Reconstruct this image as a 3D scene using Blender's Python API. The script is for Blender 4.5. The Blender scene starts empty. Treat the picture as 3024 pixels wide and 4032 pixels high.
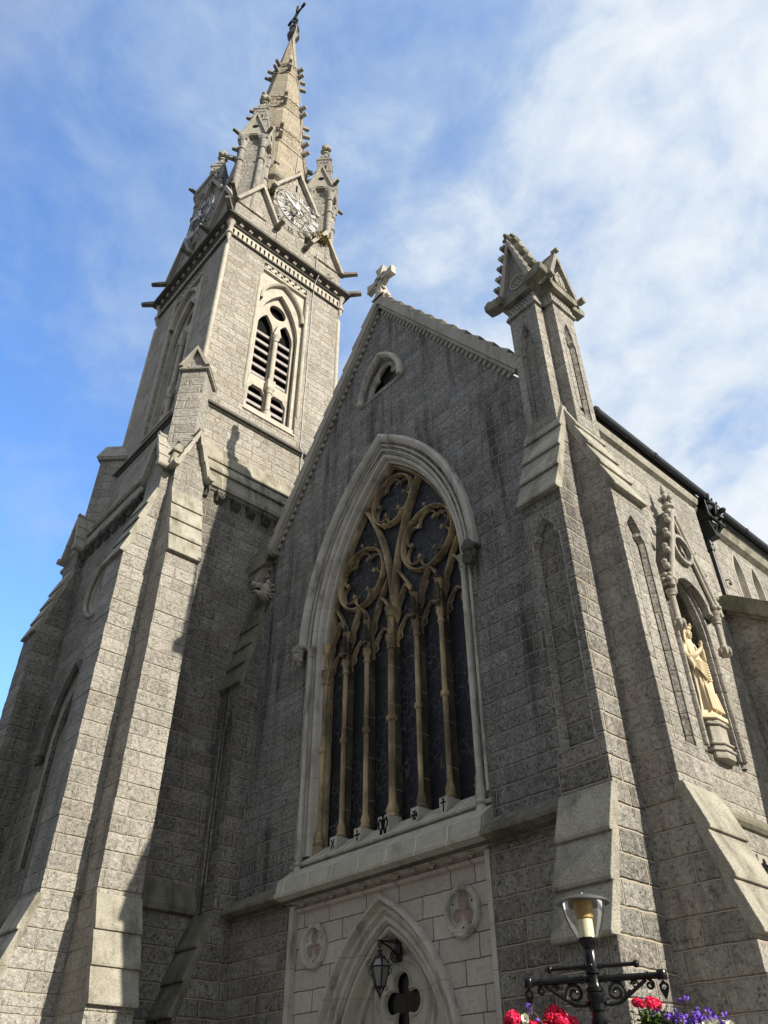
import bpy, bmesh, math, random
from mathutils import Vector, Matrix
from mathutils.geometry import tessellate_polygon
S=bpy.context.scene
PI=math.pi; sin=math.sin; cos=math.cos; sqrt=math.sqrt
rad=math.radians

# ------------------------------------------------------------------ camera
cam=bpy.data.cameras.new('camera'); camo=bpy.data.objects.new('camera',cam)
S.collection.objects.link(camo); S.camera=camo
cam.sensor_fit='VERTICAL'; cam.sensor_height=36; cam.lens=3141.63/4032*36
cam.clip_start=.1; cam.clip_end=3000
YAW,PITCH,ROLL=rad(-48.187),rad(38.353),rad(-.233)
fw=Vector((sin(YAW)*cos(PITCH),cos(YAW)*cos(PITCH),sin(PITCH)))
ri=Vector((cos(YAW),-sin(YAW),0)); up=ri.cross(fw)
R_=cos(ROLL)*ri+sin(ROLL)*up; U_=cos(ROLL)*up-sin(ROLL)*ri
camo.matrix_world=Matrix(((R_.x,U_.x,-fw.x,11.691),(R_.y,U_.y,-fw.y,-10.383),(R_.z,U_.z,-fw.z,1.7),(0,0,0,1)))

# ------------------------------------------------------------------ light, sky
SUN=Vector((1,.19,.56)).normalized()
sl=bpy.data.lights.new('sun','SUN'); sl.energy=4.0; sl.angle=rad(.5); sl.color=(1,.92,.79)
so=bpy.data.objects.new('sun',sl); S.collection.objects.link(so)
so.rotation_euler=SUN.to_track_quat('Z','Y').to_euler()
S.view_settings.view_transform='Standard'; S.view_settings.look='None'
S.view_settings.exposure=0.8; S.view_settings.gamma=1

class NT:
    'tiny node helper'
    def __init__(s,t): s.t=t; t.nodes.clear()
    def n(s,k,**kw):
        x=s.t.nodes.new(k)
        for a,b in kw.items(): setattr(x,a,b)
        return x
    def put(s,sock,v):
        if isinstance(v,bpy.types.NodeSocket): s.t.links.new(v,sock)
        elif v is not None:
            if sock.type=='RGBA' and len(v)==3: v=(*v,1)
            sock.default_value=v
    def m(s,op,a,b=None,c=None,clamp=False):
        x=s.n('ShaderNodeMath',operation=op,use_clamp=clamp)
        for i,v in enumerate((a,b,c)): s.put(x.inputs[i],v)
        return x.outputs[0]
    def vm(s,op,a,b=None,sc=None):
        x=s.n('ShaderNodeVectorMath',operation=op); s.put(x.inputs[0],a)
        if b is not None: s.put(x.inputs[1],b)
        if sc is not None: s.put(x.inputs['Scale'],sc)
        return x.outputs['Value'] if op in('DOT_PRODUCT','LENGTH') else x.outputs[0]
    def comb(s,x,y,z=0.):
        c=s.n('ShaderNodeCombineXYZ')
        for i,v in enumerate((x,y,z)): s.put(c.inputs[i],v)
        return c.outputs[0]
    def sep(s,v):
        c=s.n('ShaderNodeSeparateXYZ'); s.put(c.inputs[0],v); return c.outputs
    def noise(s,v,scale,det=3.,rough=.55,dist=0.):
        x=s.n('ShaderNodeTexNoise'); s.put(x.inputs['Vector'],v); s.put(x.inputs['Scale'],scale)
        x.inputs['Detail'].default_value=det; x.inputs['Roughness'].default_value=rough; x.inputs['Distortion'].default_value=dist
        return x.outputs['Fac']
    def white(s,v):
        x=s.n('ShaderNodeTexWhiteNoise',noise_dimensions='3D'); s.put(x.inputs['Vector'],v); return x.outputs['Value']
    def mix(s,f,a,b,blend='MIX'):
        x=s.n('ShaderNodeMix',data_type='RGBA',blend_type=blend); s.put(x.inputs[0],f); s.put(x.inputs[6],a); s.put(x.inputs[7],b)
        return x.outputs[2]
    def mixf(s,f,a,b):
        x=s.n('ShaderNodeMix'); s.put(x.inputs[0],f); s.put(x.inputs[2],a); s.put(x.inputs[3],b); return x.outputs[0]
    def ss(s,v,a,b,lo=0.,hi=1.):
        x=s.n('ShaderNodeMapRange',interpolation_type='SMOOTHSTEP'); s.put(x.inputs[0],v)
        for i,q in enumerate((a,b,lo,hi)): s.put(x.inputs[i+1],q)
        return x.outputs[0]
    def bump(s,h,st,dist,nrm=None):
        x=s.n('ShaderNodeBump'); s.put(x.inputs['Height'],h); x.inputs['Strength'].default_value=st; x.inputs['Distance'].default_value=dist
        if nrm is not None: s.put(x.inputs['Normal'],nrm)
        return x.outputs[0]
    def out(s,col,rough=.85,nrm=None,spec=.3,metal=0.,**kw):
        b=s.n('ShaderNodeBsdfPrincipled'); s.put(b.inputs['Base Color'],col); s.put(b.inputs['Roughness'],rough)
        s.put(b.inputs['Specular IOR Level'],spec); s.put(b.inputs['Metallic'],metal)
        if nrm is not None: s.put(b.inputs['Normal'],nrm)
        for k,v in kw.items(): s.put(b.inputs[k.replace('_',' ')],v)
        o=s.n('ShaderNodeOutputMaterial'); s.t.links.new(b.outputs[0],o.inputs[0]); return b

w=bpy.data.worlds.new('World'); S.world=w; w.use_nodes=True
N=NT(w.node_tree)
sky=N.n('ShaderNodeTexSky',sky_type='NISHITA'); sky.sun_disc=False
sky.sun_elevation=math.asin(SUN.z); sky.sun_rotation=math.atan2(SUN.x,SUN.y)
sky.air_density=1.0; sky.dust_density=.1; sky.ozone_density=2.2; sky.altitude=50
d=N.n('ShaderNodeTexCoord').outputs['Generated']
dx,dy,dz=N.sep(d)[0:3]
zz=N.m('ADD',N.m('MAXIMUM',dz,0.),.25)
cp=N.comb(N.m('DIVIDE',dx,zz),N.m('DIVIDE',dy,zz),0.)
cw=N.vm('ADD',cp,N.comb(N.m('MULTIPLY',N.noise(cp,3.,3.),.22),N.m('MULTIPLY',N.noise(N.vm('ADD',cp,(5,2,0)),3.,3.),.22)))
big=N.noise(N.vm('ADD',cw,(2.3,.6,0)),1.7,3.,.5); med=N.noise(N.vm('ADD',cw,(3.1,1.7,0)),4.2,6.,.6); fine=N.noise(N.vm('ADD',cp,(.4,7.7,0)),13.,5.,.62,.4)
cl=N.m('ADD',N.m('ADD',N.m('MULTIPLY',big,.55),N.m('MULTIPLY',med,.75)),N.m('MULTIPLY',fine,.30))   # mean .80
bias=N.vm('DOT_PRODUCT',d,(.74,.66,-.12))     # thicker cloud towards the north-east
cl=N.m('ADD',cl,N.m('MULTIPLY',N.m('ADD',bias,.38),.50))
low=N.ss(dz,.34,.74,-.34,.0)                  # clearer towards the horizon in the north-west
cl=N.m('ADD',cl,N.m('MULTIPLY',low,N.ss(bias,.10,-.42)))
cov=N.ss(cl,.56,1.08)
ccol=N.mix(N.ss(cl,.85,1.25),(2.1,2.7,3.55),(4.05,4.2,4.3))
skyc=N.mix(1.,sky.outputs[0],(1.02,1.30,1.62),'MULTIPLY')
south=N.ss(dy,.05,-.35)                       # unseen grey cloud behind the camera, added to neutralise the blue fill light
sc=N.mix(N.m('MULTIPLY',cov,.95),skyc,ccol)
sc=N.mix(N.m('MULTIPLY',south,.95),sc,(2.15,2.32,2.60))
bg=N.n('ShaderNodeBackground'); N.put(bg.inputs[0],sc); bg.inputs[1].default_value=.135
wo=N.n('ShaderNodeOutputWorld'); w.node_tree.links.new(bg.outputs[0],wo.inputs[0])

# ------------------------------------------------------------------ materials
def mat(name):
    m=bpy.data.materials.new(name); m.use_nodes=True; return m,NT(m.node_tree)
AK=.93      # overall tone of the granite
def masonry(name,ca,cb,mort,bh,bw,mw,rough,bumpd,stain,streak=.5,pillow=.4,spk=.5,off=0.,dark=(.045,.044,.041)):
    ca,cb,mort=[tuple(AK*q for q in c) for c in(ca,cb,mort)]
    m,N=mat(name)
    g=N.n('ShaderNodeNewGeometry'); p=g.outputs['Position']; x,y,z=N.sep(p)[0:3]; nx,ny,nz=N.sep(g.outputs['True Normal'])[0:3]
    sel=N.m('GREATER_THAN',N.m('ABSOLUTE',nx),N.m('ABSOLUTE',ny))
    wob=N.noise(p,5.,2.)
    u=N.m('ADD',N.mixf(sel,x,y),N.m('MULTIPLY',wob,.05)); v=N.m('ADD',N.m('ADD',z,off),N.m('MULTIPLY',N.noise(N.vm('ADD',p,(9,4,2)),4.,2.),.035))
    vr=N.m('DIVIDE',v,bh); row=N.m('FLOOR',vr); fr=N.m('SUBTRACT',vr,row)
    k=N.m('MULTIPLY',sel,17.)
    u2=N.m('ADD',N.m('DIVIDE',u,bw),N.m('MULTIPLY',N.white(N.comb(row,k,.5)),7.3))
    col=N.m('FLOOR',u2); f=N.m('SUBTRACT',u2,col)
    j0=N.m('MULTIPLY',N.white(N.comb(col,row,k)),.5); j1=N.m('MULTIPLY',N.white(N.comb(N.m('ADD',col,1.),row,k)),.5)
    bid=N.m('SUBTRACT',col,N.m('LESS_THAN',f,j0))
    du=N.m('MULTIPLY',N.m('MINIMUM',N.m('ABSOLUTE',N.m('SUBTRACT',f,j0)),N.m('SUBTRACT',N.m('ADD',j1,1.),f)),bw)
    dv=N.m('MULTIPLY',N.m('MINIMUM',fr,N.m('SUBTRACT',1.,fr)),bh)
    dd=N.m('MINIMUM',du,dv)
    jn=N.ss(dd,mw*.35,mw,1.,0.)
    br=N.white(N.comb(bid,row,N.m('ADD',k,3.7)))
    c=N.mix(br,ca,cb)
    hue=N.white(N.comb(bid,row,N.m('ADD',k,9.1)))
    c=N.mix(N.m('MULTIPLY',N.ss(hue,.55,1.),.24),c,(.33,.265,.205))
    f1=N.noise(p,19.,4.,.72,.8); f2=N.noise(p,8.5,4.,.7,.6)
    c=N.mix(N.m('MULTIPLY',N.ss(f1,.52,.68),spk),c,dark)
    c=N.mix(N.m('MULTIPLY',N.ss(f2,.50,.66),spk*.6),c,dark)
    c=N.mix(N.m('MULTIPLY',N.ss(f1,.49,.36),spk*.55),c,(.62,.60,.54))
    st=N.noise(N.vm('MULTIPLY',p,(.55,.55,.16)),1.3,5.,.65)
    st2=N.noise(N.vm('MULTIPLY',p,(3.2,3.2,.25)),1.,3.,.6)
    sf=N.m('MULTIPLY',N.m('ADD',N.m('MULTIPLY',N.ss(st,.48,.72),1.-streak),N.m('MULTIPLY',N.m('MULTIPLY',N.ss(st2,.44,.64),N.ss(st,.36,.56)),streak),clamp=True),stain)
    c=N.mix(sf,c,dark)
    c=N.mix(N.m('MULTIPLY',jn,.9),c,mort)
    hh=N.m('ADD',N.m('MULTIPLY',f2,1.),N.m('MULTIPLY',f1,.45))
    hh=N.m('ADD',hh,N.m('MULTIPLY',N.ss(dd,0.,.035),pillow))
    hh=N.m('MULTIPLY',hh,N.m('SUBTRACT',1.,N.m('MULTIPLY',jn,.8)))
    N.out(c,rough,N.bump(hh,1.,bumpd),.25)
    return m
def stone(name,ca,cb,rough=.8,bumpd=.012,stain=.4,scol=(.06,.055,.045),spk=.35,joint=0.,tint=None,sthr=(.5,.75),jcol=(.42,.36,.27),ujoint=0.):
    ca,cb,jcol=[tuple(AK*q for q in c) for c in(ca,cb,jcol)]
    m,N=mat(name)
    g=N.n('ShaderNodeNewGeometry'); p=g.outputs['Position']
    f1=N.noise(p,36.,4.,.75); f2=N.noise(p,2.2,4.,.6); st=N.noise(N.vm('MULTIPLY',p,(1.6,1.6,.45)),1.7,5.,.66)
    c=N.mix(N.ss(f2,.3,.7),ca,cb)
    c=N.mix(N.m('MULTIPLY',N.ss(f1,.52,.66),spk),c,(.07,.066,.06)); c=N.mix(N.m('MULTIPLY',N.ss(f1,.48,.36),spk*.5),c,(.62,.59,.53))
    c=N.mix(N.m('MULTIPLY',N.ss(st,*sthr),stain),c,scol)
    h=N.m('ADD',f1,N.noise(p,9.,3.))
    if joint:
        z=N.sep(p)[2]; x,y=N.sep(p)[0:2]
        fr=N.m('FRACT',N.m('ADD',N.m('DIVIDE',z,joint),N.m('MULTIPLY',N.noise(N.comb(N.m('FLOOR',N.m('MULTIPLY',N.m('ADD',x,y),3.)),0.,0.),7.),2.)))
        jn=N.ss(N.m('MULTIPLY',N.m('MINIMUM',fr,N.m('SUBTRACT',1.,fr)),joint),.004,.012,1.,0.)
        c=N.mix(N.m('MULTIPLY',jn,.8),c,jcol)
        h=N.m('SUBTRACT',h,N.m('MULTIPLY',jn,.6))
    if ujoint:
        x,y=N.sep(p)[0:2]; nx,ny=N.sep(g.outputs['True Normal'])[0:2]
        u=N.mixf(N.m('GREATER_THAN',N.m('ABSOLUTE',nx),N.m('ABSOLUTE',ny)),x,y)
        fr=N.m('FRACT',N.m('ADD',N.m('DIVIDE',u,ujoint),.37)); jn=N.ss(N.m('MULTIPLY',N.m('MINIMUM',fr,N.m('SUBTRACT',1.,fr)),ujoint),.006,.014,1.,0.)
        c=N.mix(N.m('MULTIPLY',jn,.85),c,jcol)
    N.out(c,rough,N.bump(h,1.,bumpd),.28)
    return m
M={}
M['granite']=masonry('rock_faced_granite',(.27,.255,.228),(.45,.428,.382),(.45,.385,.29),.335,.80,.021,.9,.12,.7,.5,.4,.85)
M['gable']=masonry('sooty_rock_faced_granite',(.25,.245,.236),(.40,.393,.378),(.38,.345,.29),.305,.72,.019,.9,.11,.95,.75,.4,.92)
M['tower']=masonry('pale_rock_faced_granite',(.42,.392,.34),(.57,.535,.465),(.52,.42,.28),.335,.85,.020,.9,.10,.35,.4,.35,.7)
M['ashlar']=masonry('smooth_pink_granite_ashlar',(.47,.425,.37),(.58,.53,.47),(.055,.05,.045),.36,.95,.012,.75,.010,.2,.4,.2,.25)
M['pier']=masonry('dressed_granite_blocks',(.36,.34,.296),(.50,.475,.42),(.48,.42,.33),.36,.75,.016,.85,.08,.45,.5,.25,.72)
M['dressed']=stone('dressed_granite',(.34,.315,.265),(.44,.41,.345),.8,.012,.5,joint=.62)
M['smooth']=stone('smooth_granite_slab',(.33,.31,.25),(.46,.435,.36),.85,.02,.7,scol=(.10,.095,.06),spk=.55,sthr=(.46,.72))
M['mossy']=stone('lichened_granite_slab',(.19,.18,.135),(.28,.26,.20),.85,.012,.75,scol=(.075,.075,.045),sthr=(.42,.66))
M['trim']=stone('pale_window_dressing',(.48,.455,.39),(.61,.58,.505),.8,.010,.72,scol=(.13,.12,.10),spk=.2,joint=.62,sthr=(.50,.70))
M['sill']=stone('sill_granite',(.47,.45,.375),(.58,.55,.47),.8,.012,.6,scol=(.12,.115,.08),ujoint=.775,jcol=(.85,.83,.76))
M['table']=stone('weathering_table_granite',(.27,.25,.19),(.36,.33,.26),.85,.012,.8,scol=(.09,.085,.055),sthr=(.42,.68),ujoint=1.15,jcol=(.5,.47,.40))
M['pale']=stone('pale_dressed_granite',(.43,.395,.325),(.53,.49,.405),.75,.010,.3,joint=.45,spk=.22,jcol=(.33,.29,.23))
M['sand']=stone('golden_sandstone',(.60,.45,.25),(.42,.335,.21),.8,.008,.72,scol=(.055,.047,.034),spk=.1,joint=.9,sthr=(.36,.60))
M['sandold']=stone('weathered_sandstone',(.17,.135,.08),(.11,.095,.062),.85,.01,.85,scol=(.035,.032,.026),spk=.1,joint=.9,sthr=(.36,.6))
M['pink']=stone('pink_granite',(.30,.22,.20),(.37,.28,.25),.7,.006,.15,spk=.25)
M['spire']=masonry('spire_granite',(.31,.265,.19),(.42,.365,.275),(.25,.20,.13),.40,.62,.012,.9,.03,.3,.4,.25,.4)
M['dark']=stone('soot_and_shade_stone',(.075,.072,.062),(.14,.132,.11),.85,.01,.6)  # dark tone for soot, and for underside shade on cornice and strings
def plain(name,col,rough=.5,spec=.5,metal=0.,var=.15,sc=6.,bumpd=0.,**kw):
    m,N=mat(name); p=N.n('ShaderNodeNewGeometry').outputs['Position']
    f=N.noise(p,sc,4.); c=N.mix(N.ss(f,.3,.7),tuple(x*(1-var) for x in col),tuple(min(1,x*(1+var)) for x in col))
    N.out(c,rough,N.bump(f,1.,bumpd) if bumpd else None,spec,metal,**kw); return m
M['iron']=plain('black_painted_iron',(.008,.008,.009),.22,.32,0,.4,14,.003)
M['wrought']=plain('wrought_iron',(.018,.017,.016),.5,.4)
M['castblack']=plain('cast_iron_gutter',(.008,.009,.011),.42,.35,0,.4)
M['void']=plain('painted_dark_hollow',(.008,.008,.008),.9,.1)  # near-black colour stands in for the shade inside holes and hollows
M['statue']=plain('cream_painted_stone',(.60,.50,.33),.6,.3,0,.07,5)
M['louvre']=plain('grey_louvre_board',(.36,.33,.32),.8,.2,0,.12,3)
M['white']=plain('white_painted_metal',(.50,.50,.48),.35,.5,0,.05)
M['steel']=plain('grey_metal',(.20,.20,.20),.4,.5,.6)
M['slate']=plain('roof_slate',(.07,.075,.085),.7,.3,0,.3,4)
M['door']=plain('oak_door',(.05,.026,.013),.6,.3,0,.3,8)
M['cord']=plain('grey_conductor_strip',(.42,.42,.41),.6,.3)
M['cable']=plain('black_cable',(.02,.02,.02),.5,.4)
M['moss']=plain('moss_and_fern',(.07,.085,.022),.8,.2,0,.5,30)
M['leaf']=plain('green_leaves',(.065,.115,.022),.5,.35,0,.5,30)
M['dryleaf']=plain('yellowing_leaves',(.26,.20,.03),.6,.3,0,.4,20)
M['red']=plain('red_petals',(.80,.02,.09),.55,.3,0,.25,40)
M['violet']=plain('violet_petals',(.20,.085,.58),.6,.3,0,.25,40)
M['cream']=plain('white_petals',(.78,.77,.62),.6,.3,0,.1,40)
M['twig']=plain('brown_stems',(.09,.045,.02),.7,.2)
m,N=mat('stained_glass_with_leading'); M['glass']=m
g=N.n('ShaderNodeNewGeometry').outputs['Position']; x,y,z=N.sep(g)[0:3]
q=N.comb(x,N.m('MULTIPLY',z,.72),0.); q=N.vm('ADD',q,N.comb(N.m('MULTIPLY',N.noise(g,2.5,2.),.16),N.m('MULTIPLY',N.noise(N.vm('ADD',g,(5,5,5)),2.5,2.),.16)))
vo=N.n('ShaderNodeTexVoronoi',feature='DISTANCE_TO_EDGE'); N.put(vo.inputs['Vector'],q); vo.inputs['Scale'].default_value=6.5
ln=N.ss(vo.outputs['Distance'],.012,.045,1.,0.)
msk=N.ss(N.noise(g,.9,3.),.36,.56)
bar=N.m('FRACT',N.m('DIVIDE',z,.62)); bar=N.ss(N.m('MINIMUM',bar,N.m('SUBTRACT',1.,bar)),.012,.03,1.,0.)
gc=N.mix(N.ss(x,-2.3,2.3),(.014,.015,.016),(.016,.018,.025))
c=N.mix(N.m('MULTIPLY',ln,N.m('MULTIPLY',msk,.85)),gc,(.10,.10,.098)); c=N.mix(N.m('MULTIPLY',bar,.35),c,(.06,.06,.06))
N.out(c,.55,N.bump(N.noise(g,11.,2.),.6,.02),.22)
m,N=mat('dark_window_glass'); M['dglass']=m
N.out((.006,.006,.007),.25,N.bump(N.noise(N.n('ShaderNodeNewGeometry').outputs['Position'],6.,2.),.5,.01),.3)
m,N=mat('clear_lamp_bowl'); M['bowl']=m
b=N.n('ShaderNodeBsdfGlass'); b.inputs['Roughness'].default_value=.02; b.inputs['IOR'].default_value=1.15; b.inputs['Color'].default_value=(.95,.93,.86,1)
t=N.n('ShaderNodeBsdfTransparent'); t.inputs[0].default_value=(.94,.92,.85,1); gl=N.n('ShaderNodeBsdfGlossy'); gl.inputs['Roughness'].default_value=.06
fr=N.n('ShaderNodeFresnel'); fr.inputs[0].default_value=1.45
mx=N.n('ShaderNodeMixShader'); N.put(mx.inputs[0],fr.outputs[0]); N.put(mx.inputs[1],t.outputs[0]); N.put(mx.inputs[2],gl.outputs[0])
o=N.n('ShaderNodeOutputMaterial'); m.node_tree.links.new(mx.outputs[0],o.inputs[0])
M['amber']=plain('amber_reflector',(.42,.30,.12),.35,.4,0,.2,10)
M['lantern']=plain('frosted_lantern_glass',(.20,.21,.19),.25,.5,0,.2,3)
m,N=mat('asphalt_and_setts'); M['road']=m
g=N.n('ShaderNodeNewGeometry').outputs['Position']
N.out(N.mix(N.noise(g,1.2,5.),(.045,.045,.047),(.075,.073,.07)),.9,N.bump(N.noise(g,60.,2.),.6,.01))
m,N=mat('paving_slabs'); M['paving']=m
g=N.n('ShaderNodeNewGeometry').outputs['Position']; bt=N.n('ShaderNodeTexBrick'); N.put(bt.inputs['Vector'],g); bt.inputs['Scale'].default_value=1.6
bt.inputs['Color1'].default_value=(.20,.19,.17,1); bt.inputs['Color2'].default_value=(.26,.25,.23,1); bt.inputs['Mortar'].default_value=(.08,.08,.075,1); bt.inputs['Mortar Size'].default_value=.012
N.out(bt.outputs['Color'],.9,N.bump(N.noise(g,40.,3.),.5,.01))

# ------------------------------------------------------------------ mesh helpers
FR=lambda u,v,d:(u,d,v)                       # (across, height, depth) for something that faces -Y
def SD(x0,yc=0.): return lambda u,v,d:(x0-d,yc+u,v)   # the same for something that faces +X
class B:
    def __init__(s): s.v=[]; s.f=[]
    def add(s,vs,fs):
        o=len(s.v); s.v+=[tuple(p) for p in vs]; s.f+=[tuple(i+o for i in f) for f in fs]
    def box(s,x0,x1,y0,y1,z0,z1):
        s.add([(x,y,z) for z in(z0,z1) for y in(y0,y1) for x in(x0,x1)],[(0,1,3,2),(4,6,7,5),(0,4,5,1),(2,3,7,6),(0,2,6,4),(1,5,7,3)])
    def prism(s,poly,f,d0,d1):
        n=len(poly); s.add([f(u,v,d0) for u,v in poly]+[f(u,v,d1) for u,v in poly],
          [tuple(range(n)),tuple(range(2*n-1,n-1,-1))]+[(i,(i+1)%n,n+(i+1)%n,n+i) for i in range(n)])
    def plate(s,outer,holes,f,d0,d1):
        loops=[outer]+list(holes); flat=[p for l in loops for p in l]; n=len(flat)
        tri=tessellate_polygon([[Vector((a,b,0)) for a,b in l] for l in loops])
        fs=[tuple(t) for t in tri]+[tuple(i+n for i in reversed(t)) for t in tri]; o=0
        for l in loops:
            k=len(l); fs+=[(o+i,o+(i+1)%k,n+o+(i+1)%k,n+o+i) for i in range(k)]; o+=k
        s.add([f(u,v,d0) for u,v in flat]+[f(u,v,d1) for u,v in flat],fs)
    def loft(s,path,prof,f,closed=False,cprof=False,caps=True):
        n=len(path); m=len(prof); nr=[]
        for i in range(n):
            a=path[i-1] if (i or closed) else None; c=path[(i+1)%n] if (i<n-1 or closed) else None; b=path[i]; ns=[]
            for p,q in ((a,b),(b,c)):
                if p is not None and q is not None:
                    dx,dy=q[0]-p[0],q[1]-p[1]; L=math.hypot(dx,dy) or 1; ns.append((-dy/L,dx/L))
            if len(ns)==1: nr.append(ns[0])
            else:
                k=max(.25,1+ns[0][0]*ns[1][0]+ns[0][1]*ns[1][1]); nr.append(((ns[0][0]+ns[1][0])/k,(ns[0][1]+ns[1][1])/k))
        vs=[f(path[i][0]+nr[i][0]*o,path[i][1]+nr[i][1]*o,d) for i in range(n) for o,d in prof]
        fs=[]
        for i in range(n if closed else n-1):
            j=(i+1)%n
            for k in range(m if cprof else m-1):
                l=(k+1)%m; fs.append((i*m+k,i*m+l,j*m+l,j*m+k))
        if caps and cprof and not closed: fs+=[tuple(range(m)),tuple(range(n*m-1,(n-1)*m-1,-1))]
        s.add(vs,fs)
    def bar(s,path,wd,d0,d1,f,closed=False,fil=.28):
        h=wd/2; s.loft(path,[(-h*fil,d0),(h*fil,d0),(h,d0+(d1-d0)*.5),(h,d1),(-h,d1),(-h,d0+(d1-d0)*.5)],f,closed,True)
    def lathe(s,c,prof,n=16,axis=2,caps=True,a0=0.):
        vs=[]; k=len(prof)
        for i in range(n):
            a=2*PI*i/n+a0
            for r,h in prof:
                q=[r*cos(a),r*sin(a),h]
                if axis==0: q=[q[2],q[0],q[1]]
                elif axis==1: q=[q[1],q[2],q[0]]
                vs.append((c[0]+q[0],c[1]+q[1],c[2]+q[2]))
        fs=[(i*k+j,((i+1)%n)*k+j,((i+1)%n)*k+j+1,i*k+j+1) for i in range(n) for j in range(k-1)]
        if caps: fs+=[tuple(i*k for i in range(n))[::-1],tuple(i*k+k-1 for i in range(n))]
        s.add(vs,fs)
    def tube(s,pts,r,n=8):
        pts=[Vector(p) for p in pts]; m=len(pts); rs=r if isinstance(r,(list,tuple)) else [r]*m
        T=[]; 
        for i in range(m): T.append((pts[min(i+1,m-1)]-pts[max(i-1,0)]).normalized())
        u=T[0].orthogonal().normalized(); vs=[]
        for i in range(m):
            u=(u-T[i]*u.dot(T[i])).normalized(); w_=T[i].cross(u)
            vs+=[pts[i]+(u*cos(2*PI*j/n)+w_*sin(2*PI*j/n))*rs[i] for j in range(n)]
        s.add(vs,[(i*n+j,i*n+(j+1)%n,(i+1)*n+(j+1)%n,(i+1)*n+j) for i in range(m-1) for j in range(n)]+[tuple(range(n))[::-1],tuple(range((m-1)*n,m*n))])
    def ball(s,c,r,n=10,k=7):
        r=r if isinstance(r,(tuple,list)) else (r,r,r)
        vs=[(c[0],c[1],c[2]-r[2])]
        for i in range(1,k):
            t=-PI/2+PI*i/k; vs+=[(c[0]+r[0]*cos(t)*cos(2*PI*j/n),c[1]+r[1]*cos(t)*sin(2*PI*j/n),c[2]+r[2]*sin(t)) for j in range(n)]
        vs.append((c[0],c[1],c[2]+r[2])); e=len(vs)-1
        fs=[(0,1+(j+1)%n,1+j) for j in range(n)]+[(e,e-n+j,e-n+(j+1)%n) for j in range(n)]
        fs+=[(1+i*n+j,1+i*n+(j+1)%n,1+(i+1)*n+(j+1)%n,1+(i+1)*n+j) for i in range(k-2) for j in range(n)]
        s.add(vs,fs)
    def quad(s,a,b,c,d): s.add([a,b,c,d],[(0,1,2,3)])
    def build(s,name,m,parent=None,loc=(0,0,0),rot=0.,smooth=0,bev=0.):
        me=bpy.data.meshes.new(name); me.from_pydata(s.v,[],s.f); me.update()
        bm=bmesh.new(); bm.from_mesh(me); bmesh.ops.recalc_face_normals(bm,faces=bm.faces); bm.to_mesh(me); bm.free()
        me.materials.append(M[m])
        if smooth:
            me.polygons.foreach_set('use_smooth',[True]*len(me.polygons)); me.set_sharp_from_angle(angle=rad(smooth))
        o=bpy.data.objects.new(name,me); S.collection.objects.link(o)
        if parent is not None: o.parent=parent
        o.location=loc; o.rotation_euler=(0,0,rot)
        if bev:
            b=o.modifiers.new('edge_wear','BEVEL'); b.width=bev; b.segments=2; b.limit_method='ANGLE'; b.angle_limit=rad(40)
        return o
def kids(o): return [c for c in S.objects if c.parent==o]
def copy_tree(o,parent,loc=None,rot=None,skip=()):
    c=o.copy(); S.collection.objects.link(c); c.parent=parent
    if loc is not None: c.location=loc
    if rot is not None: c.rotation_euler=(0,0,rot)
    for k in kids(o):
        if k.name.split('.')[0] not in skip: copy_tree(k,c)
    return c
def thing(name,label,cat,loc=(0,0,0),group=None):
    o=bpy.data.objects.new(name,None); S.collection.objects.link(o); o.location=loc; o['label']=label; o['category']=cat
    if group: o['group']=group
    return o
def arch(h,zb,zs,za,n=12):
    'pointed arch outline, left foot up over the apex to the right foot'
    r=za-zs; c=(r*r-h*h)/(2*h); R=c+h; tm=math.acos(max(-1,min(1,c/R))); L=[(c-R*cos(tm*i/n),zs+R*sin(tm*i/n)) for i in range(n+1)]
    L[-1]=(0.,za); out=([(-h,zb)] if zb<zs-1e-6 else [])+L
    return out+[(-x,z) for x,z in out[-2::-1]]
def shift(p,dx,dz=0): return [(x+dx,z+dz) for x,z in p]
def circ(cx,cz,r,n=32,a0=0.): return [(cx+r*cos(-2*PI*i/n+a0),cz+r*sin(-2*PI*i/n+a0)) for i in range(n)]
def foil(cx,cz,R,k,a0=PI/2,d=.52,a=.40,n=11):
    'foiled outline with k lobes'
    th=PI/k; y=d*sin(th); inn=d*cos(th)+sqrt(max(0,a*a-y*y)); phi=math.atan2(inn*sin(th),inn*cos(th)-d); pts=[]
    for i in range(k):
        b=a0-2*PI*i/k
        for j in range(n): 
            t=phi-2*phi*j/(n-1) if j<n-1 else None
            if t is None: continue
            px_,py_=d+a*cos(t),a*sin(t); pts.append((cx+R*(px_*cos(b)-py_*sin(b)),cz+R*(px_*sin(b)+py_*cos(b))))
    return pts
def lancet(h,zb,zs,za):
    'blind panel outline with a cusped head'
    P=[(-h,zb),(-h,zs),(-h*.98,zs+.10),(-h*.62,zs+.20),(-h*.80,zs+.30),(-h*.62,zs+(za-zs)*.62),(-h*.3,zs+(za-zs)*.86),(0,za)]
    return P+[(-x,z) for x,z in P[-2::-1]]
def roll(o,d,r,a0=0,a1=360,n=6): return [(o+r*cos(rad(a0+(a1-a0)*i/n)),d-r*sin(rad(a0+(a1-a0)*i/n))) for i in range(n+1)]
def lerp(a,b_,t): return a+(b_-a)*t

# ------------------------------------------------------------------ ground
def struct(name,b,m):
    o=b.build(name,m); o['kind']='structure'; return o
b=B(); b.quad((-1500,-1500,-.16),(1500,-1500,-.16),(1500,1500,-.16),(-1500,1500,-.16)); struct('road',b,'road')
b=B(); b.box(-40,30,-8.5,60,-.4,0); struct('pavement',b,'paving')

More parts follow.
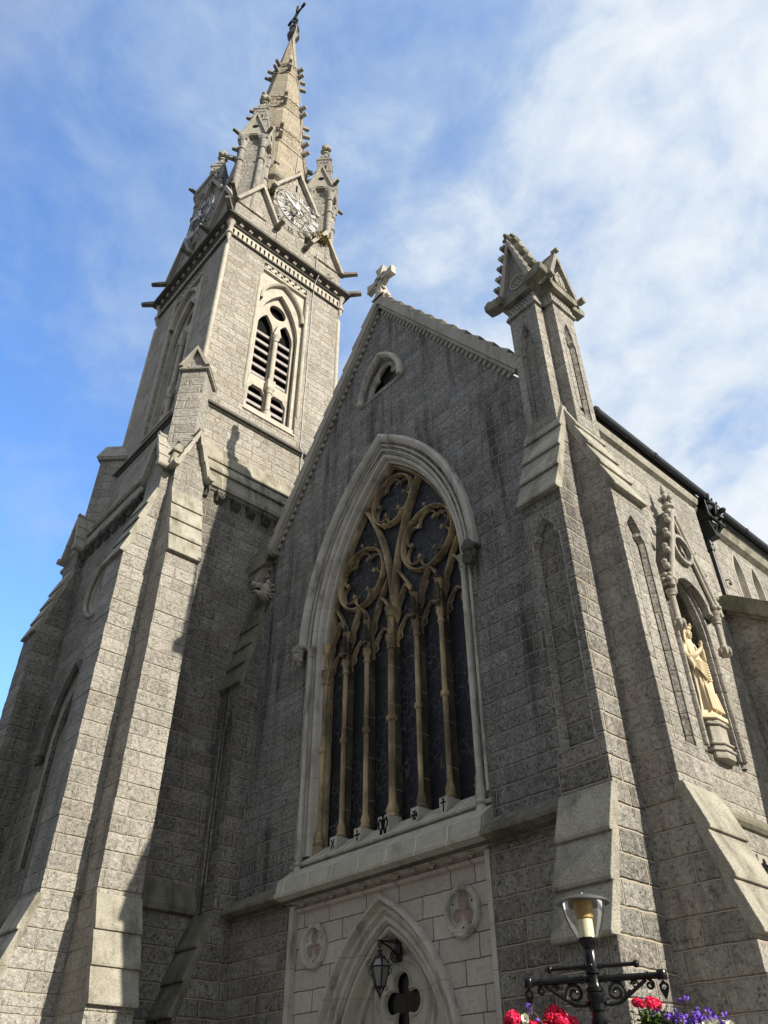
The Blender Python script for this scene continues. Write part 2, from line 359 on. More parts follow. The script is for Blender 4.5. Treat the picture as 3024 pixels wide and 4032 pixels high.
# ------------------------------------------------------------------ houses across the street, behind the camera
TE=thing('terraced_building','plain grey granite terrace facing the church from across the street','building',(0,-21,0))
b=B(); wn=[[(x-.55,z),(x+.55,z),(x+.55,z+1.9),(x-.55,z+1.9)] for x in range(-46,47,4) for z in(1.2,5.0,8.6)]
b.plate([(-50,0),(50,0),(50,12.5),(-50,12.5)],wn,lambda u,v,d:(u,-d,v),0,.3); b.box(-50,50,-10,-.31,0,12.5); b.build('wall','granite',TE)
b=B()
for q in wn: b.prism(q,lambda u,v,d:(u,-d,v),.2,.25)
b.build('window_glass','dglass',TE)
b=B(); b.prism([(.5,12.4),(.5,12.6),(-5,16.5),(-10.5,12.6),(-10.5,12.4)],lambda u,v,d:(d,u,v),-50.2,50.2); b.build('roof','slate',TE)
# ------------------------------------------------------------------ cathedral
CA=thing('cathedral','grey granite Gothic church with a tall crocketed spire, clock tower and steep gabled front','church')
# --- gable wall
WIN=arch(2.62,6.0,11.2,16.12,16)
GS=1.497
def gz(x): return 22.1-GS*abs(x)
OC=arch(.74,18.56,18.561,19.74,8)
b=B(); b.plate([(-5.76,5.5),(5.5,5.5),(5.5,gz(5.5)),(0,gz(0)),(-5.2,gz(5.2)),(-5.2,14.2),(-5.76,14.2)],[WIN,OC],FR,0,.55)
gw=b.build('gable_wall','gable',CA)
b=B(); b.plate([(-5.76,0),(-2.69,0),(-2.69,5.5),(-5.76,5.5)],[],FR,-.10,.5); b.build('base_wall','granite',gw)
b=B(); b.plate([(2.69,0),(5.5,0),(5.5,5.5),(2.69,5.5)],[],FR,-.10,.5)
b.build('base_wall','granite',gw)
for x0,x1 in((-2.69,-2.55),(2.62,2.72)): b=B(); b.box(x0,x1,-.115,0,0,5.44); b.build('quoin_strip','trim',gw)
# coping of the gable, stone by stone, with a toothed moulding beneath
def slope(sgn):
    L=sqrt(1+GS*GS); ex,ez=1/L,-GS/L; nx,nz=GS/L,1/L
    return lambda s,t,d:(sgn*(s*ex+t*nx*1.0),d,22.30+s*ez+t*nz)
for sg,smax in((1,8.45),(-1,9.35)):
    f=slope(sg); b=B(); n=12; k=smax/n
    for i in range(n):
        s0,s1=i*k,(i+1)*k+.06
        b.prism([(s0 if i else -.0,0.002*(i%2)),(s1,0.002*(i%2)),(s1,.36),(s0,.25)],f,-.20-.002*(i%2),.5)
    b.build('coping','dressed',gw,bev=.012)
    b=B(); b.prism([(0,-.075),(smax,-.075),(smax,-.004),(0,-.004)],f,-.15,-.0); 
    for i in range(int(smax/.235)):
        s=.12+i*.235; b.prism([(s,-.07),(s+.175,-.07),(s+.125,-.215),(s+.05,-.215)],f,-.06,-.0)
    b.build('toothed_moulding','dressed',gw)
# kneeler at the left foot of the gable
b=B(); b.prism([(-5.62,14.86),(-4.78,14.86),(-4.62,15.12),(-4.70,15.38),(-5.62,15.38)],FR,-.30,.0); b.prism([(-5.70,15.38),(-4.76,15.38),(-4.95,15.72),(-5.2,15.80),(-5.32,15.62),(-5.70,15.62)],FR,-.20,.1)
b.prism([(-5.66,14.66),(-5.42,14.66),(-5.36,14.86),(-5.66,14.86)],FR,-.24,0)
b.build('kneeler','mossy',gw,bev=.02)
# cross on the gable
def flare(cx,cz,L,w0,w1,ang,notch=.05):
    pts=[(0,-w0),(L*.45,-w0*1.05),(L*.8,-w1*.8),(L,-w1),(L*.96,0),(L,w1),(L*.8,w1*.8),(L*.45,w0*1.05),(0,w0)]
    return [(cx+x*cos(ang)-y*sin(ang),cz+x*sin(ang)+y*cos(ang)) for x,y in pts]
b=B(); CZ=23.62
for a,L in((0,.60),(PI/2,.62),(PI,.60),(-PI/2,.55)): b.prism(flare(0,CZ,L,.085,.19,a),FR,-.10,.10)
b.plate(circ(0,CZ,.34),[circ(0,CZ,.25)],FR,-.075,.075)
for q in range(4):
    a=PI/4+q*PI/2; b.ball((.29*cos(a),0,CZ+.29*sin(a)),(.07,.10,.07))
cr=b.build('gable_cross','pale',gw,bev=.015)
b=B(); b.prism([(-.28,22.30),(.28,22.30),(.22,22.75),(.13,22.80),(.10,23.12),(-.10,23.12),(-.13,22.80),(-.22,22.75)],FR,-.13,.13)
b.prism([(-.20,22.62),(.20,22.62),(0,23.0)],FR,-.18,.18); b.prism([(-.20,22.62),(.20,22.62),(0,23.0)],lambda u,v,d:(d,u,v),-.27,.27)
b.tube([(.02,0,22.62),(.38,-.02,22.56)],.075); b.tube([(-.02,0,22.62),(-.36,-.02,22.56)],.075)
b.build('cross_base','pale',cr,bev=.01)
# gable oculus
b=B(); b.loft(OC,[(.16,-.0),(.17,-.03),(.05,.02),(.0,.10),(-.03,.14),(-.05,.22),(-.05,.26)],FR,closed=True)
oc=b.build('gable_window','trim',gw,smooth=50)
hood=arch(.84,18.50,18.501,19.93,10)
b=B(); b.loft(hood,[(-.075,0),(-.085,-.09),(-.03,-.16),(.05,-.14),(.085,-.06),(.085,0)],FR); 
for sx in(-1,1): b.ball((sx*.84,-.09,18.46),(.10,.10,.10)); b.ball((sx*.84,-.16,18.41),(.05,.05,.05))
b.build('hood_mould','trim',oc,smooth=50)
b=B(); b.plate(OC,[foil(0,19.03,.60,3,PI/2,.5,.52)],FR,.16,.22); b.bar(foil(0,19.03,.59,3,PI/2,.5,.52),.05,.12,.2,FR,True)
b.build('trefoil_tracery','trim',oc)
b=B(); b.box(-1,1,.27,.29,18.2,20.1); b.build('window_glass','dglass',oc)

# --- the great traceried window
H=2.36; ZS=11.2; ZA=15.87
G0=arch(H,6.4,ZS,ZA,18)
b=B(); b.loft(G0,[(.40,.0),(.40,-.03),(.36,-.05),(.345,-.01),(.345,.03)]+[(.32,.03)]+roll(.26,.05,.055,0,180,6)+[(.19,.05),(.19,.12)]+roll(.125,.12,.06,0,180,6)+[(.055,.16),(.05,.22),(.0,.24),(0,.5)],FR)
gwin=b.build('traceried_window','trim',CA,smooth=40)
hd=[p for p in arch(H,11.3,ZS+.1,ZA,18)]
b=B(); b.loft(hd,[(.46,0),(.46,-.06),(.50,-.13),(.58,-.17),(.655,-.13),(.67,-.05),(.67,0)],FR); b.build('hood_mould','trim',gwin,smooth=40)
def colonnette(b,x,y,z0,z1,r,cap=.30,base=.36):
    b.lathe((x,y,0),[(r*1.7,z0),(r*1.7,z0+base*.22),(r*1.25,z0+base*.3),(r*1.85,z0+base*.42),(r*1.25,z0+base*.52),(r*1.6,z0+base*.75),(r*1.05,z0+base),(r,z0+base+.02),(r,z1-cap),(r*1.4,z1-cap+.02),(r*1.4,z1-cap+.05),(r*1.05,z1-cap+.07),(r*1.25,z1-cap*.45),(r*1.9,z1-cap*.2),(r*1.6,z1-.06),(r*2.,z1-.05),(r*2.,z1)],12)
for sx in(-1,1):
    b=B(); colonnette(b,sx*2.585,-.045,6.03,11.32,.06,.3,.5); b.build('colonnette','trim',gwin,smooth=45)
# carved heads that stop the hood
def head(kind,sx):
    b=B(); c=(sx*2.90,-.20,11.13)
    b.ball(c,(.115,.12,.155),12,9); b.ball((c[0],c[1]-.115,c[2]-.01),(.022,.04,.035)); b.ball((c[0],c[1]-.10,c[2]-.085),(.045,.03,.018))
    for e in(-1,1): b.ball((c[0]+e*.045,c[1]-.10,c[2]+.035),(.026,.02,.016)); b.ball((c[0]+e*.047,c[1]-.098,c[2]+.068),(.036,.02,.012))
    b.ball((c[0],c[1]+.06,c[2]-.17),(.075,.08,.10))
    if kind=='q':
        b.lathe(c,[(.125,.08),(.14,.09),(.145,.16),(.12,.16)],12)
        for i in range(8): b.ball((c[0]+.14*cos(i*PI/4),c[1]+.14*sin(i*PI/4),c[2]+.18),(.03,.03,.045))
        for e in(-1,1):
            for i in range(4): b.ball((c[0]+e*(.12+.01*(i%2)),c[1]+.0,c[2]+.06-i*.07),(.045,.07,.045))
    else:
        b.lathe(c,[(.125,.07),(.14,.10),(.155,.20),(.10,.33),(.02,.42)],10)
        rnd=random.Random(4)
        for i in range(26): 
            t=rnd.uniform(-1,1); b.ball((c[0]+t*.11,c[1]-.07+abs(t)*.06,c[2]-.10-rnd.random()*.17*(1-.5*abs(t))),(.032,.04,.045),7,5)
        for e in(-1,1):
            for i in range(3): b.ball((c[0]+e*.13,c[1]+.02,c[2]+.04-i*.06),(.05,.06,.045))
    b.lathe((c[0],-.10,c[2]+.2),[(.15,-.02),(.19,.0),(.19,.06),(.15,.08)],10)
    o=b.build('carved_head','dressed' if kind=='q' else 'dark',gwin,smooth=60); o['label']='crowned woman\'s head ending the hood' if kind=='q' else 'bearded mitred head ending the hood'
head('q',-1); head('k',1)
# tracery
ys0,ys1=.30,.46
b=B()
b.bar(arch(H-.05,6.5,ZS,ZA-.06,18),.10,ys0,ys1,FR)
sub=[(2.36-x,z) for x,z in arch(H,ZS,ZS,ZA,18)[18:] if 2.36-x<1.30]
sub=[(0.0,ZS)]+[( (x)*.9,z) for x,z in reversed([(2.36-x,z) for x,z in arch(H,ZS,ZS,ZA+.35,18)[18:]]) if z>ZS+.15 and z<15.05]
for sx in(-1,1): b.bar([(sx*x,z) for x,z in sub],.125,ys0-.03,ys1,FR)
b.build('tracery_arch','sand',gwin,smooth=35)
for cx,cz,r in((-1.18,12.83,.86),(1.18,12.83,.86),(0,14.66,.76)):
    b=B(); b.bar(circ(cx,cz,r-.03,36),.085,ys0,ys1,FR,True); a0=PI/2
    fo=foil(cx,cz,r*.96,6,a0,.60,.325); b.bar(fo,.05,.37,.45,FR,True)
    for i in range(6):
        a=a0+PI/6+i*PI/3; rr=r*.58; b.ball((cx+rr*cos(a),.36,cz+rr*sin(a)),(.05,.05,.05),8,6)
        for q in range(4): b.ball((cx+rr*cos(a)+.045*cos(q*PI/2),0.34,cz+rr*sin(a)+.045*sin(q*PI/2)),.026,6,4)
    b.build('foiled_circle','sand',gwin,smooth=35)
for sx in(-1,1):       # small leaf bosses in the spandrels
    for x,z in((.62,13.55),(1.15,13.82),(.33,14.05),(1.52,13.62),(1.75,13.2)):
        b=B(); b.ball((sx*x,ys0+.05,z),.045,8,6); b.tube([(sx*x,ys0+.08,z),(sx*x*1.02,ys0+.10,z-.13)],.022,6); b.build('leaf_boss','sand',gwin,smooth=50)
cxs=(-1.97,-1.2,-.41,.41,1.2,1.97)
for k,cx in enumerate(cxs):
    b=B(); A=shift(arch(.36,10.40,10.45,11.08,8),cx); b.bar(A,.06,ys0+.08,ys1,FR)
    for sx in(-1,1): b.bar([(cx+sx*.33,10.55),(cx+sx*.19,10.62),(cx+sx*.21,10.76),(cx+sx*.10,10.92)],.03,ys0+.11,ys1-.02,FR)
    b.build('light_head','sand',gwin,smooth=35)
    b=B(); za_=12.0 if k in(1,4) else 11.88
    b.bar(shift(arch(.39,10.72,10.85,za_,10),cx),.06,ys0+.02,ys1,FR)
    for sx in(-1,1): b.bar([(cx+sx*.355,11.02),(cx+sx*.24,11.22),(cx+sx*.25,11.38),(cx+sx*.08,11.66)],.028,ys0+.09,ys1-.02,FR)
    b.build('light_head','sand',gwin,smooth=35)
for sx in(-1,1):       # bars that run from the mullions up the flanks of the circles
    for x0,x1 in((.82,.10),(1.58,2.22)):
        b=B(); b.bar([(sx*lerp(x0,x1,t)+sx*(.10 if x1<x0 else -.10)*sin(PI*t),lerp(11.0,12.45,t)) for t in[i/8 for i in range(9)]],.06,ys0+.02,ys1,FR); b.build('tracery_bar','sand',gwin,smooth=35)
for i,(mx,r) in enumerate(((-1.58,.058),(-.82,.058),(0,.078),(.82,.058),(1.58,.058),(-2.33,.062),(2.33,.062))):
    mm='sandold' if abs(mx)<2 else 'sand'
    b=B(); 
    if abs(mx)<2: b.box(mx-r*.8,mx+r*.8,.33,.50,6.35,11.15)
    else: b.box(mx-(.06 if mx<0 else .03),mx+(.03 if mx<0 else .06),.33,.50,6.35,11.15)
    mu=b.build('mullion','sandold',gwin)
    y=.27
    b=B(); b.lathe((mx,y,0),[(r*1.9,6.42),(r*1.9,6.55),(r*1.5,6.6),(r*2.1,6.66),(r*1.5,6.72),(r*1.8,6.78),(r*1.1,6.92),(r,6.95),(r,8.62),(r*1.5,8.64),(r*1.6,8.69),(r*1.5,8.74),(r,8.76),(r,10.30),(r*1.45,10.32),(r*1.45,10.36),(r*1.1,10.38),(r*1.4,10.50),(r*1.85,10.57),(r*1.5,10.62),(r*1.9,10.66),(r,10.68),(r,11.12),(r*1.5,11.15),(r*1.2,11.2),(r*1.7,11.30),(r*1.9,11.38),(r*.9,11.4)],12)
    b.build('shaft','sand',mu,smooth=45)
    if abs(mx)<2 and abs(mx)>.1:
        b=B(); b.lathe((mx,.21,0),[(.04,10.7),(.075,10.82),(.085,10.95),(.05,11.0),(.07,11.1),(.06,11.22),(.035,11.32),(.05,11.42),(.055,11.5),(.02,11.6)],8)
        for q in range(6): b.ball((mx+.07*cos(q*PI/3+.3),.21+.06*sin(q*PI/3+.3),10.92),(.03,.03,.07),6,4)
        for e in(-1,1): b.box(mx+e*.05-.02,mx+e*.05+.02,.14,.2,10.74,11.06)
        b.build('carved_finial','sandold',mu,smooth=40)
b=B(); b.prism(arch(H+.02,6.2,ZS,ZA,18),FR,.48,.5); b.build('window_glass','glass',gwin)
# sill, string course and shields
b=B(); sp=[(-.40,5.58),(-.41,5.64),(-.37,5.67),(-.34,5.86),(-.34,5.90),(.03,6.19),(-.05,6.20),(-.06,6.235),(.34,6.56),(.5,6.6),(.5,5.5),(0,5.44),(-.10,5.50)]
b.prism([(d,z) for d,z in sp],lambda u,v,d:(d,u,v),-2.86,2.80); sill=b.build('sill','sill',gwin)
for x0,x1 in((-4.87,-2.86),(2.80,4.71)):
    b=B(); b.prism([(-.40,5.58),(-.41,5.64),(-.37,5.67),(-.02,5.93),(.02,5.93),(.02,5.46),(-.16,5.46),(-.18,5.52)],lambda u,v,d:(d,u,v),x0,x1); b.build('string_course','mossy',CA)
b=B(); b.tube([(-4.87,-.19,5.535),(4.71,-.19,5.535)],.05,8); b.build('string_roll','dark',CA,smooth=60)
b=B(); b.prism([(-.10,5.36),(-.03,5.40),(-.01,5.50),(.0,5.5),(.0,5.30),(-.06,5.31)],lambda u,v,d:(d,u,v),-2.6,2.62); b.build('cavetto_moulding','ashlar',CA)
for i in range(11):
    x=-2.32+.46*i; b=B()
    if i%2==0:
        for q in range(5): b.ball((x+.05*cos(q*1.257),-.07,5.475+.05*sin(q*1.257)),(.036,.04,.036),7,5)
        b.ball((x,-.10,5.475),.03,7,5)
    else: b.box(x-.055,x+.055,-.11,-.02,5.42,5.53); b.ball((x,-.11,5.475),(.03,.02,.03),7,5)
    b.build('carved_flower','ashlar',CA,smooth=50)
def cross_mark(k,x,z):
    b=B(); y0,y1=.012,.04
    f=lambda u,v,d:(x+u,d,z+v)
    if k=='latin': b.prism([(-.012,-.11),(.012,-.11),(.012,.10),(-.012,.10)],f,y0,y1); b.prism([(-.055,.035),(.055,.035),(.055,.058),(-.055,.058)],f,y0-.002,y1); b.prism(circ(0,.10,.022,8),f,y0-.001,y1)
    elif k=='greek':
        b.prism([(-.012,-.075),(.012,-.075),(.012,.085),(-.012,.085)],f,y0,y1); b.prism([(-.06,.0),(.06,.0),(.06,.024),(-.06,.024)],f,y0-.002,y1)
        for p,q in((0,.085),(0,-.075),(.06,.012),(-.06,.012)): b.prism(circ(p,q,.02,8),f,y0-.001,y1)
    elif k=='saltire':
        for s in(-1,1): b.prism([(-.05*s-.012,-.09),(-.05*s+.012,-.09),(.05*s+.012,.09),(.05*s-.012,.09)],f,y0-.001*s,y1)
    elif k=='pattee':
        for q in range(4):
            a=q*PI/2; b.prism([(.0*cos(a),0)]+[(cos(a)*r-sin(a)*t,sin(a)*r+cos(a)*t) for r,t in((.075,-.045),(.075,.045))],f,y0,y1)
    else:   # monogram
        for s in(-1,1):
            b.loft([(s*.075,-.02),(s*.085,.05),(s*.06,.09),(s*.03,.07),(s*.02,.0),(s*.03,-.12)],[(-.011,y0),(.011,y0),(.011,y1),(-.011,y1)],f,False,True)
            b.loft([(s*.05,-.15),(s*.055,-.02)],[(-.009,y0),(.009,y0),(.009,y1),(-.009,y1)],f,False,True)
        b.prism([(-.012,-.04),(.012,-.04),(.012,.12),(-.012,.12)],f,y0-.001,y1); b.prism(circ(0,.12,.022,8),f,y0-.002,y1)
    return b
for x,k,s in((-1.53,'saltire',1),(-.77,'greek',1),(.0,'mono',1.5),(.87,'pattee',1),(1.62,'latin',1)):
    f=lambda u,v,d:(x+u*s,d,6.44+v*s*1.05-(.0 if s==1 else .02))
    b=B(); b.prism([(-.105,.14),(-.105,-.02),(-.075,-.10),(0,-.165),(.075,-.10),(.105,-.02),(.105,.14)],f,.02,.36); shd=b.build('shield','trim',sill,bev=.008)
    c=cross_mark(k,0,0); c.v=[(x+p*s,q-(0 if s==1 else .001),6.44+r*s*1.05) for p,q,r in c.v]; c.build('carved_mark','void',shd)

# --- portal
b=B(); PO=arch(1.88,0.,2.3,5.3,16)
b.plate([(-2.69,0),(2.69,0),(2.69,5.5),(-2.69,5.5)],[arch(1.80,0,2.3,5.17,16)],FR,0,.14); b.build('portal_panel','ashlar',CA)
b=B(); b.loft(arch(1.43,0,2.3,4.68,16),[(.50,0),(.50,-.04),(.47,-.09),(.41,-.10),(.385,-.05),(.385,0),(.36,.03)]+roll(.31,.05,.05,20,200,5)+[(.23,.06),(.22,.09)]+roll(.16,.10,.055,0,180,6)+[(.09,.11),(.08,.16)]+roll(.03,.18,.05,0,180,5)+[(-.06,.22),(-.08,.36),(-.17,.38),(-.17,.55)],FR); por=b.build('portal','trim',CA,smooth=40)
b=B(); qf=foil(0,3.60,.50,4,PI/2,.55,.42)
b.plate(arch(1.36,2.2,2.3,4.6,16),[qf],FR,.46,.58)
b.bar(circ(0,3.60,.66,36),.13,.40,.5,FR,True); b.bar(qf,.07,.43,.52,FR,True)
for sx in(-1,1): b.bar([(sx*.62,3.1),(sx*.78,2.75),(sx*1.08,2.5)],.1,.42,.5,FR); b.bar([(sx*.30,4.22),(sx*.16,4.40),(0,4.55)],.08,.42,.5,FR)
b.build('tympanum','trim',por,smooth=35)
b=B(); b.prism(qf,FR,.55,.57); b.build('quatrefoil_glass','dglass',por)
for sx in(-1,1):
    b=B(); b.box(sx*.67-.66,sx*.67+.66,.47,.53,0.02,2.3)
    for i in range(5): b.box(sx*.67-.66+.264*i+.02,sx*.67-.66+.264*i+.244,.45,.475,.06,2.24)
    dr=b.build('door','door',por); b=B(); b.tube([(sx*.12,.42,1.0),(sx*.12,.38,1.05),(sx*.12,.38,1.2),(sx*.12,.42,1.25)],.015); b.build('handle','iron',dr)
for cx in(-1.95,1.98):
    b=B(); tf=foil(cx,4.65,.255,3,PI/2,.56,.46)
    b.plate(circ(cx,4.65,.34),[tf],FR,-.02,.01); b.loft(circ(cx,4.65,.335,40),[(.06,.0),(.06,-.05),(.03,-.085),(-.02,-.085),(-.045,-.05),(-.045,-.0)],FR,True); b.bar(tf,.03,-.035,.0,FR,True)
    ro=b.build('roundel','trim',CA,smooth=40)
    b=B(); b.prism(tf,FR,-.006,-.003); b.build('trefoil_inlay','pink',ro)
    b=B()
    for q in range(3): a=PI/2+PI/3+q*2*PI/3; b.ball((cx+.245*cos(a),-.022,4.65+.245*sin(a)),(.018,.006,.018),7,5)
    b.build('drilled_hole','void',ro)

# --- buttresses
def bt_prof(lo,mid,top,z0,z1,zt,zmid):
    return [(lo,0),(lo,3.70),(mid,5.62),(mid,z0),(top,z1),(top,zt),(-.3,zt),(-.3,0)]
def slab(b,w,za,zb,da,db,lip=.115,k=0):
    b.prism([(-(da+lip),za-.05),(-(da+lip),za),(-(db+.05),zb),(-(db-.10),zb),(-(da-.06),za-.05)],lambda u,v,d:(d,u,v),-w/2-.012-.004*(k%2),w/2+.012+.004*(k%2))
def courses(b,w,prof,bh,rnd,back=.3,off=0.):
    'the body of a buttress laid course by course, each a few millimetres out of line; prof = [(depth,height)...] going up'
    zs=sorted({round(z,4) for d,z in prof}|{round(k*bh-off,4) for k in range(1,80) if prof[0][1]+.04<k*bh-off<prof[-1][1]-.04})
    zs=[z for i,z in enumerate(zs) if i==0 or z-zs[i-1]>.003]
    def dep(z):
        for (d0,z0),(d1,z1) in zip(prof,prof[1:]):
            if z0-1e-6<=z<=z1+1e-6 and z1>z0: return d0+(d1-d0)*(z-z0)/(z1-z0)
        return prof[-1][0]
    for z0,z1 in zip(zs,zs[1:]):
        j=[rnd.uniform(-.009,.009) for q in range(3)]; e=.0005
        d0,d1=dep(z0+e)+j[0],dep(z1-e)+j[0]; l,r=-w/2+j[1],w/2+j[2]
        b.add([(l,-d0,z0),(r,-d0,z0),(r,back,z0),(l,back,z0),(l,-d1,z1),(r,-d1,z1),(r,back,z1),(l,back,z1)],[(0,1,2,3),(7,6,5,4),(0,4,5,1),(1,5,6,2),(2,6,7,3),(3,7,4,0)])
def buttress(w,lo,mid,top,z0,z1,zt,nlow,nup,loc,rot,m,panel=None,slabm='smooth'):
    b=B(); g=lambda u,v,d:(d,-u,v)
    if panel:
        q=.12; b.prism([(mid-q,5.62),(mid-q,z0),(-.3,z0),(-.3,5.62)],g,-w/2,w/2); courses(b,w,[(lo,0),(lo,3.70),(mid,5.62)],.335 if m=='granite' else .36,random.Random(len(S.objects))); courses(b,w,[(mid,z0),(top,z1)],.335 if m=='granite' else .36,random.Random(7))
        b.plate([(-w/2,5.62),(w/2,5.62),(w/2,z0),(-w/2,z0)],[panel],lambda u,v,d:(u,-mid+d,v),0,q-.002)
    else: b.prism(bt_prof(lo,mid,top,z0,z1,zt,0),g,-w/2,w/2)
    o=b.build('buttress',m,CA,loc,rot,bev=.009)
    if panel:
        b=B(); b.loft(panel[::-1],[(-.035,-.006),(-.0,-.008),(-.0,.01),(.05,.10)],lambda u,v,d:(u,-mid+d,v),True); b.build('panel_moulding','pier',o)
    for a,c,da,dc,n in((3.70,5.62,lo,mid,nlow),(z0,z1,mid,top,nup)):
        for i in range(n):
            b=B(); slab(b,w,lerp(a,c,i/n),lerp(a,c,(i+1)/n),lerp(da,dc,i/n),lerp(da,dc,(i+1)/n),k=i); b.build('weathering_slab',slabm,o,bev=.01)
    return o
pan=lambda h,cx=0:[(x+cx,z) for x,z in lancet(h,6.30,9.95,10.52)]
buttress(.904,1.22,.70,.0,11.0,13.5,13.5,3,4,(5.152,0,0),0,'granite',pan(.285))
b_e=buttress(.988,1.22,.70,.0,11.0,13.5,13.5,3,4,(5.534,.454,0),PI/2,'pier',pan(.27,-.03))
buttress(.90,1.20,.56,.0,11.1,13.6,13.6,3,4,(-5.33,0,0),0,'granite',pan(.285,.05),'mossy')

# --- gabled pinnacle on the corner pier
def shaftblock(b,hw,d0,z0,z1,panel,f):
    b.plate([(-hw,z0),(hw,z0),(hw,z1),(-hw,z1)],[panel],f,0,.12); b.prism([(-hw,z0),(hw,z0),(hw,z1),(-hw,z1)],f,.121,d0)
b=B(); pp=lancet(.19,13.35,15.6,16.35); HW=.375
f1=lambda u,v,d:(5.155+u,-.22+d,v); f2=lambda u,v,d:(5.80-d,.465+u,v)
shaftblock(b,HW,1.2,12.6,16.8,pp,f1); b.plate([(-HW+.001,12.6),(HW-.001,12.6),(HW-.001,16.79),(-HW+.001,16.79)],[pp],f2,0,.12); b.prism([(-HW+.001,12.6),(HW-.001,12.6),(HW-.001,16.79),(-HW+.001,16.79)],f2,.121,.9)
pin=b.build('gabled_pinnacle','pier',CA)
for f in(f1,f2):
    b=B(); b.loft(pp[::-1],[(-.035,-.006),(0,-.008),(0,.01),(.05,.10)],f,True); b.build('panel_moulding','pier',pin)
def band(f,hw,d0):
    b=B(); b.prism([(-hw-.06,16.80),(hw+.06,16.80),(hw+.02,16.87),(-hw-.02,16.87)],f,-.06,d0)
    b.prism([(-hw-.01,16.87),(hw+.01,16.87),(hw+.01,17.22),(-hw-.01,17.22)],f,-.012,d0); 
    b.build('frieze','pier',pin)
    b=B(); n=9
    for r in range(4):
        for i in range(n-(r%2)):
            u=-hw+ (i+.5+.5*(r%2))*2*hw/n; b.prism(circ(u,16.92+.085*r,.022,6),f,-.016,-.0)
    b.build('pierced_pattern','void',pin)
    b=B(); b.prism([(-hw-.02,17.22),(hw+.02,17.22),(hw+.17,17.36),(hw+.17,17.46),(-hw-.17,17.46),(-hw-.17,17.36)],f,-.15,d0+.0); b.build('cornice','mossy',pin,bev=.01)
band(f1,HW,1.1); band(f2,HW,.6)
# steep crocketed gable to the front, plain one to the side
b=B(); fa=lambda u,v,d:(5.155+u,-.22+d,v)
b.prism([(-.40,17.46),(.40,17.46),(0,19.35)],fa,.0,1.25)
gab=b.build('pinnacle_gable','pier',pin)
b=B()
for s in(-1,1):
    b.prism([(s*.56,17.44),(s*.40,17.44),(0,19.33),(0,19.66)],fa,-.14,.16)
    b.prism([(s*.50,17.44),(s*.42,17.44),(s*.005,19.32),(s*.005,19.40)],fa,.17,1.28)
b.build('gable_coping','dressed',gab,bev=.02)
for s in(-1,1):
    for i in range(6):
        t=(i+.55)/6.2; x=s*lerp(.58,.02,t); z=lerp(17.5,19.62,t)
        b=B(); b.prism([(x,z),(x+s*.16,z+.02),(x+s*.20,z+.12),(x+s*.13,z+.19),(x+s*.09,z+.13),(x+s*.02,z+.16)],fa,-.12,.10); b.build('crocket','mossy' if i%2 else 'dressed',gab,bev=.015)
    b=B(); b.prism([(s*.36,17.30),(s*.66,17.34),(s*.86,17.42),(s*.88,17.62),(s*.74,17.72),(s*.58,17.60),(s*.36,17.62)],fa,-.26,.02); b.build('gargoyle','mossy',gab,bev=.03)
b=B(); b.ball((5.155,-.26,19.72),(.12,.12,.13),8,6)
for q in range(4): b.ball((5.155+.12*cos(q*PI/2),-.26+.12*sin(q*PI/2),19.76),(.06,.06,.06),6,5)
b.build('gable_finial','mossy',gab,smooth=50)
b=B(); b.plate(circ(0.03,17.92,.235),[circ(.03,17.92,.19)],fa,-.035,.0)
for q in range(6):
    a=q*PI/3; b.plate(circ(.03+.10*cos(a),17.92+.10*sin(a),.06,10),[circ(.03+.10*cos(a),17.92+.10*sin(a),.034,10)],fa,-.03,0)
b.plate(circ(.03,17.92,.05,10),[circ(.03,17.92,.025,10)],fa,-.03,0); b.build('carved_medallion','dressed',gab)
fb=lambda u,v,d:(5.80-d,.465+u,v)
b=B(); b.prism([(-.40,17.46),(.40,17.46),(0,18.86)],fb,.10,.75); 
for s in(-1,1):
    b.prism([(s*.60,17.40),(s*.46,17.40),(0,18.72),(0,19.02)],fb,-.16,.12); b.lathe((5.96,.465+s*.58,17.46),[(.0,-.02),(.085,-.02),(.085,.14),(0,.14)],10,0)
for s in(-1,1): b.prism([(s*.56,17.44),(s*.40,17.44),(0,18.78),(0,18.93)],fb,.12,.9)
b.lathe((5.86,.465,19.02),[(.07,0),(.07,.18)],8,0); b.lathe((5.2,.465,18.93),[(.06,0),(.06,.7)],8,0)
sg=b.build('pinnacle_gable','pier',pin)
b=B(); b.prism([(-.17,17.62),(.17,17.62),(.19,17.80),(.16,17.98),(0,18.24),(-.16,17.98),(-.19,17.80)],fb,-.10,.12); b.prism([(-.19,17.60),(.19,17.60),(.20,17.69),(-.20,17.69)],fb,-.12,.1); b.prism([(-.025,17.69),(.025,17.69),(.025,18.1),(-.025,18.1)],fb,-.12,0)
for i in range(4): b.ball((5.93,.465-.12+.08*i,17.655),(.02,.018,.018),6,4)
b.build('carved_mitre','pier',sg,bev=.015)
b=B(); b.prism([(.36,17.1),(.62,17.14),(.84,17.24),(.86,17.42),(.6,17.46),(.36,17.46)],fb,-.1,.14); b.build('gargoyle','mossy',sg,bev=.03)

